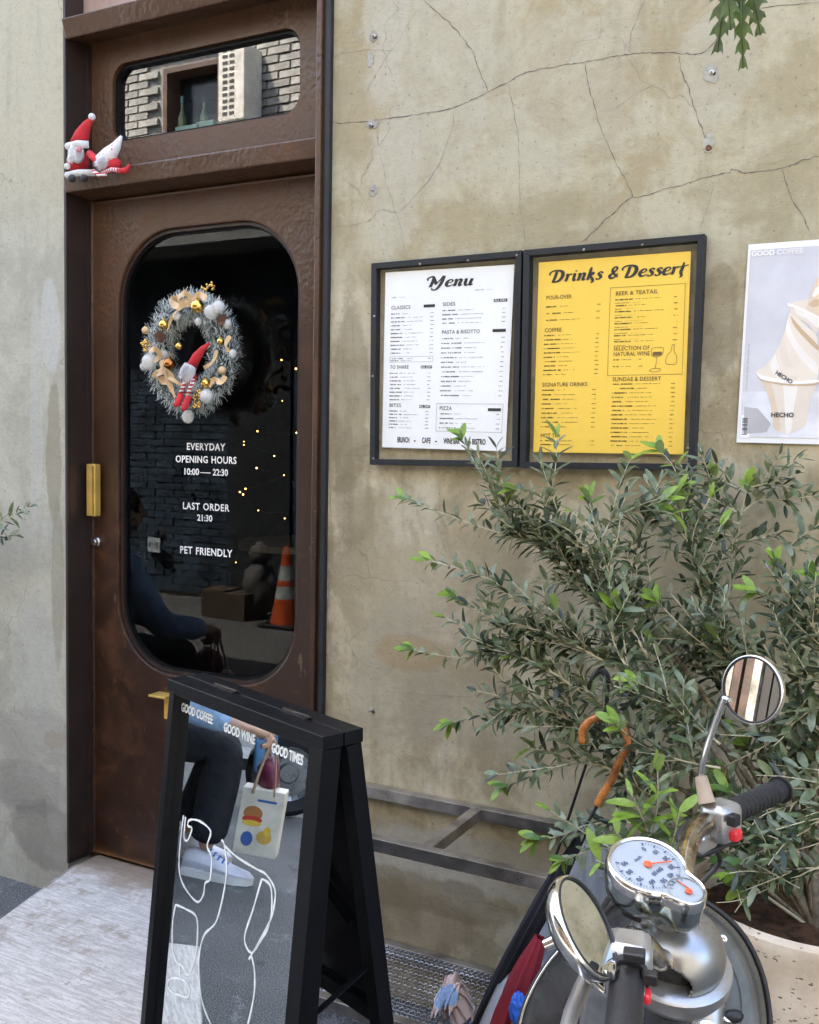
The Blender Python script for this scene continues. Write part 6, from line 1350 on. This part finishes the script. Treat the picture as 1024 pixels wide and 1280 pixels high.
# ================================================================ SEATED PERSON (seen in the board's mirror)
def refl(px, py):
    v = ray(px, py).normalized(); P = CAM+v*((PM-CAM).dot(NF)/v.dot(NF)); return P, v-NF*(2*v.dot(NF))
def on_ground(px, py): P, w_ = refl(px, py); return P+w_*(-P.z/w_.z)
def mirror_px(Q): Q = Vector(Q); return pj(Q-NF*(2*(Q-PM).dot(NF)))
base_p = on_ground(264, 1128); Ff = Vector((.378, -.914, 0)).normalized(); Lf = Vector((-Ff.y, Ff.x, 0))
base_p = base_p+Vector((-.30, 0, 0))
def bp(f, l, z): return Vector((base_p.x, base_p.y, 0))+Ff*f+Lf*l+Vector((0, 0, z))
PERS = thing('person', bp(-.4, -.15, 0), 'person in a pale blue denim shirt and black trousers sitting sideways mirrored in the board', 'person')
def skin(name, verts, edges, radii, mat, root, sub=2, rootv=0):
    o = root_org(root); me = bpy.data.meshes.new(name); me.from_pydata([v-o for v in verts], edges, []); ob = link(name, me, root); me.materials.append(mat)
    ob.modifiers.new('skin', 'SKIN'); sv = me.skin_vertices[0].data if me.skin_vertices else None
    for i, r in enumerate(radii):
        r = r if isinstance(r, tuple) else (r, r); me.skin_vertices[0].data[i].radius = r; me.skin_vertices[0].data[i].use_root = (i == rootv)
    md = ob.modifiers.new('sub', 'SUBSURF'); md.levels = sub; md.render_levels = sub; ob.modifiers['skin'].use_smooth_shade = True; return ob
def ensure_skin(me):
    pass
M_skin = simple('skin', (.50, .30, .21), .5); M_blk = simple('black_trousers', (.010, .011, .015), .85, 0, .02, 12); M_den = simple('pale_denim', (.27, .40, .58), .8, 0, .015, 16, var=.25); M_hair = simple('dark_hair', (.02, .015, .012), .5); M_shoe = simple('white_trainer', (.70, .71, .80), .6)
# body (head, neck, torso, arms, legs) one continuous mesh
j = [bp(-.42, -.12, .52), bp(-.40, -.12, .68), bp(-.36, -.12, .90), bp(-.33, -.12, 1.03), bp(-.30, -.12, 1.10), bp(-.27, -.12, 1.19),      # 0 pelvis 1 waist 2 chest 3 upper 4 neck 5 head
     bp(-.31, .06, .99), bp(-.20, .19, .72), bp(.08, .15, .665), bp(.16, .07, .635),                                                      # 6 Lshoulder 7 elbow 8 wrist 9 palm
     bp(-.31, -.30, .99), bp(-.16, -.34, .73), bp(.08, -.14, .64), bp(.16, -.08, .61),                                                   # 10 R
     bp(-.42, -.02, .50), bp(.02, .0, .55), bp(.0, 0, .10),                                                                               # 14 L hip 15 knee 16 ankle
     bp(-.42, -.22, .50), bp(-.04, -.24, .54), bp(-.14, -.22, .10)]                                                                        # 17 R
e = [(0, 1), (1, 2), (2, 3), (3, 4), (4, 5), (3, 6), (6, 7), (7, 8), (8, 9), (3, 10), (10, 11), (11, 12), (12, 13), (0, 14), (14, 15), (15, 16), (0, 17), (17, 18), (18, 19)]
rad = [(.13, .12), (.12, .11), (.135, .12), (.09, .09), .052, .085, .055, .042, .028, .026, .055, .042, .028, .026, .085, .058, .036, .085, .058, .036]
skin('body', j, e, rad, M_skin, PERS)
g = MB(); hd_ = bp(-.25, -.12, 1.25); g.ball(hd_, .098, 20, 14, stretch=1.22, X=Ff, squash=(1.05, .88)); part('head', g, M_skin, PERS, True)
g = MB(); g.ball(hd_+Ff*-.018+Vector((0, 0, .022)), .106, 20, 14, stretch=1.12, X=Ff, squash=(.98, .95)); part('hair', g, M_hair, PERS, True)
g = MB(); g.tube([hd_+Ff*.095+Vector((0, 0, .015)), hd_+Ff*.122-Vector((0, 0, .02)), hd_+Ff*.10-Vector((0, 0, .03))], [.008, .013, .009], 8); part('nose', g, M_skin, PERS, True)
for s in (-1, 1):
    g = MB(); g.ball(hd_+Ff*.086+Lf*s*.032+Vector((0, 0, .008)), .012, 10, 8); part('eye', g, M_ink, PERS, True)
    g = MB(); g.ball(hd_+Lf*s*.092-Vector((0, 0, .01)), .025, 10, 8, axis=(0, 0, 1), squash=(1, .4), X=Ff); part('ear', g, M_skin, PERS, True)
g = MB(); g.box(hd_+Ff*.092-Vector((0, 0, .052)), (.006, .042, .008), Ff, Lf, (0, 0, 1)); part('mouth', g, simple('lips', (.35, .10, .09), .5), PERS, bevel=.002)
skin('shirt', [j[1]-Vector((0, 0, .06)), j[2], j[3], j[6], j[7], j[8].lerp(j[7], .08), j[10], j[11], j[12].lerp(j[11], .08)], [(0, 1), (1, 2), (2, 3), (3, 4), (4, 5), (2, 6), (6, 7), (7, 8)], [(.16, .15), (.165, .145), (.10, .10), .082, .074, .056, .082, .074, .056], M_den, PERS)
skin('trousers', [j[0]+Vector((0, 0, .04)), j[14]+Vector((0, 0, .03)), j[15], j[15].lerp(j[16], .5), j[16]+Vector((0, 0, .03)), j[17]+Vector((0, 0, .03)), j[18], j[18].lerp(j[19], .5), j[19]+Vector((0, 0, .03))], [(0, 1), (1, 2), (2, 3), (3, 4), (0, 5), (5, 6), (6, 7), (7, 8)], [(.16, .14), .115, .098, .088, .084, .115, .096, .088, .084], M_blk, PERS)
def hand(w0, p0, side, curl):
    fd = (p0-w0).normalized(); sd = Lf*side; dn_ = Vector((0, 0, -1)); dn_ = (dn_-fd*dn_.dot(fd)).normalized()
    g = MB(); g.tube([w0, w0.lerp(p0, .4), p0, p0+fd*.03], [.024, .030, .034, .028], 12, flat=.62); part('hand', g, M_skin, PERS, True)
    for i, L in enumerate((.068, .078, .074, .060)):
        b0 = p0+fd*.024+sd*(.026-.0175*i); g = MB(); g.tube(smoothpath([b0, b0+fd*L*.42+dn_*.012, b0+fd*L*.46+dn_*L*.55, b0+fd*L*.12+dn_*L*.72], 4), [.0092]*5+[.0085]*5+[.0075]*3, 8); part('finger', g, M_skin, PERS, True)
    b0 = w0.lerp(p0, .45)+sd*.028; g = MB(); g.tube(smoothpath([b0, b0+fd*.03+sd*.012+dn_*.012, b0+fd*.050+dn_*.030], 4), [.012]*5+[.009]*4, 8); part('thumb', g, M_skin, PERS, True)
hand(j[8], j[9], -1, 1); hand(j[12], j[13], 1, 1)
def shoe(ank, blue=False):
    base = Vector((ank.x, ank.y, 0)); rows = []
    for f, w_, h0, h in ((-.085, .012, .03, .07), (-.075, .034, .02, .10), (-.03, .038, .02, .115), (.03, .041, .02, .10), (.09, .046, .02, .075), (.15, .047, .02, .058), (.195, .036, .02, .048), (.215, .010, .025, .036)):
        rows.append([base+Ff*f+Lf*w_*math.cos(a)+Vector((0, 0, (h0+h)/2+(h-h0)/2*math.sin(a))) for a in [2*PI*k/18 for k in range(19)]])
    g = MB(); g.grid(rows); sh = part('shoe', g, M_shoe, PERS, True)
    g = MB(); L = [base+Ff*f+Lf*w_+Vector((0, 0, .032)) for f, w_ in ((-.09, 0), (-.08, .03), (-.02, .038), (.08, .047), (.15, .049), (.205, .03), (.222, 0), (.205, -.03), (.15, -.049), (.08, -.047), (-.02, -.038), (-.08, -.03))]; g.prism(L, .031, (0, 0, 1)); link('sole', g.mesh('sole', simple('white_sole', (.75, .75, .73), .6), root_org(PERS)), sh)
    g = MB()
    for i in range(5): p = base+Ff*(.025+i*.02)+Vector((0, 0, .108-.011*i)); g.tube([p-Lf*.024, p+Vector((0, 0, .006)), p+Lf*.024], .004, 6)
    link('laces', g.mesh('laces', simple('blue_laces', (.03, .18, .55), .6), root_org(PERS)), sh)
shoe(j[16]); shoe(j[19])
st = bp(-.45, -.12, 0); STL = thing('low_stool', st, 'plain dark stool under the seated person by the wall', 'stool')
g = MB(); g.box(st+Vector((0, 0, .395)), (.36, .42, .03), Ff, Lf, (0, 0, 1)); part('seat', g, M_wood, STL, bevel=.006)
for a in (-1, 1):
    for b_ in (-1, 1): g = MB(); g.beam(st+Ff*.14*a+Lf*.17*b_, st+Ff*.12*a+Lf*.15*b_+Vector((0, 0, .379)), .03, .03, up=Ff); part('leg', g, M_wood, STL)
# tote bag hanging from the hands
hb = (j[9]+j[13])/2+Ff*.05; BG = thing('tote_bag', Vector((hb.x, hb.y, .17)), 'cream paper tote bag with food pictures held by the seated person in the mirror', 'bag')
M_bagc = simple('cream_card', (.72, .66, .54), .7); bz0, bz1 = .13, .40
bf = Ff; bl = Lf
g = MB(); g.hexa([hb*0+Vector((hb.x, hb.y, 0))+bf*a+bl*b_+Vector((0, 0, z)) for z in (bz0, bz1) for a, b_ in ((-.09, -.045), (.09, -.045), (.09, .045), (-.09, .045))]); part('bag_body', g, M_bagc, BG, bevel=.003)
for s in (-1, 1): g = MB(); c0 = Vector((hb.x, hb.y, 0)); g.tube(smoothpath([c0+bl*.047*s-bf*.045+Vector((0, 0, bz1-.02)), c0+bl*.03*s-bf*.03+Vector((0, 0, .49)), c0+bl*.01*s+Vector((0, 0, .60)), c0+bl*.03*s+bf*.03+Vector((0, 0, .49)), c0+bl*.047*s+bf*.045+Vector((0, 0, bz1-.02))], 5), .007, 6, flat=.5); part('strap', g, simple('tan_strap', (.40, .28, .18), .7), BG, True)
c0 = Vector((hb.x, hb.y, 0)); fc = c0+bl*.0455-Vector((0, 0, .075))
def disk(f, z, rx, rz, mat, o=0, nm='printed_picture'): g = MB(); L = [fc+bl*o+bf*(f+rx*math.cos(2*PI*k/20))+Vector((0, 0, z+rz*math.sin(2*PI*k/20))) for k in range(20)]; g.prism(L, 0, bl); part(nm, g, mat, BG)
disk(-.030, .375, .040, .03, simple('bun_brown', (.42, .17, .05), .7), .0004); disk(-.030, .35, .042, .015, simple('tomato_red', (.55, .05, .03), .7), .0006); disk(-.030, .335, .040, .012, simple('cheese_yellow', (.75, .50, .06), .7), .0008); disk(-.040, .27, .025, .03, simple('print_blue', (.05, .12, .35), .7), .0004); disk(.03, .285, .032, .028, simple('print_mustard', (.65, .40, .08), .7), .0004); disk(.04, .31, .015, .02, simple('cheese_yellow', (.75, .50, .06), .7), .0006)
g = MB(); text_on(g, 'cutcut', lambda x, y: fc+bl*.0004+bf*(.0+x)+Vector((0, 0, .43+y)), .001, 0) if False else g.add([fc+bl*.0004+bf*a+Vector((0, 0, z)) for a, z in ((-.02, .425), (.06, .425), (.06, .435), (-.02, .435))], [(0, 1, 2, 3)]); part('printed_line', g, simple('print_blue', (.05, .12, .35), .7), BG)
g = MB(); hp = c0-bl*.06-bf*.01; g.grid(crumple(hp+Vector((0, 0, .44)), .09, .045, .08, 20, 12, 12, .2)); solid('maroon_handbag', g, simple('maroon_leather', (.16, .02, .05), .4), hp+Vector((0, 0, .36)), 'maroon handbag held behind the cream tote bag in the mirror', 'bag', smooth=True)
wb = on_ground(352, 1020); small_scooter((wb.x-.155, wb.y+.58, 0), math.radians(-75), simple('light_blue_paint', (.10, .24, .42), .3), 'light blue parked scooter behind the seated person in the mirror')
print('person px', [tuple(round(c) for c in mirror_px(q)[:2]) for q in (j[16], j[15], j[14], j[9], j[7], bp(.22, 0, .03), bp(-.1, 0, .03), hb)], 'leaves', NLEAF)
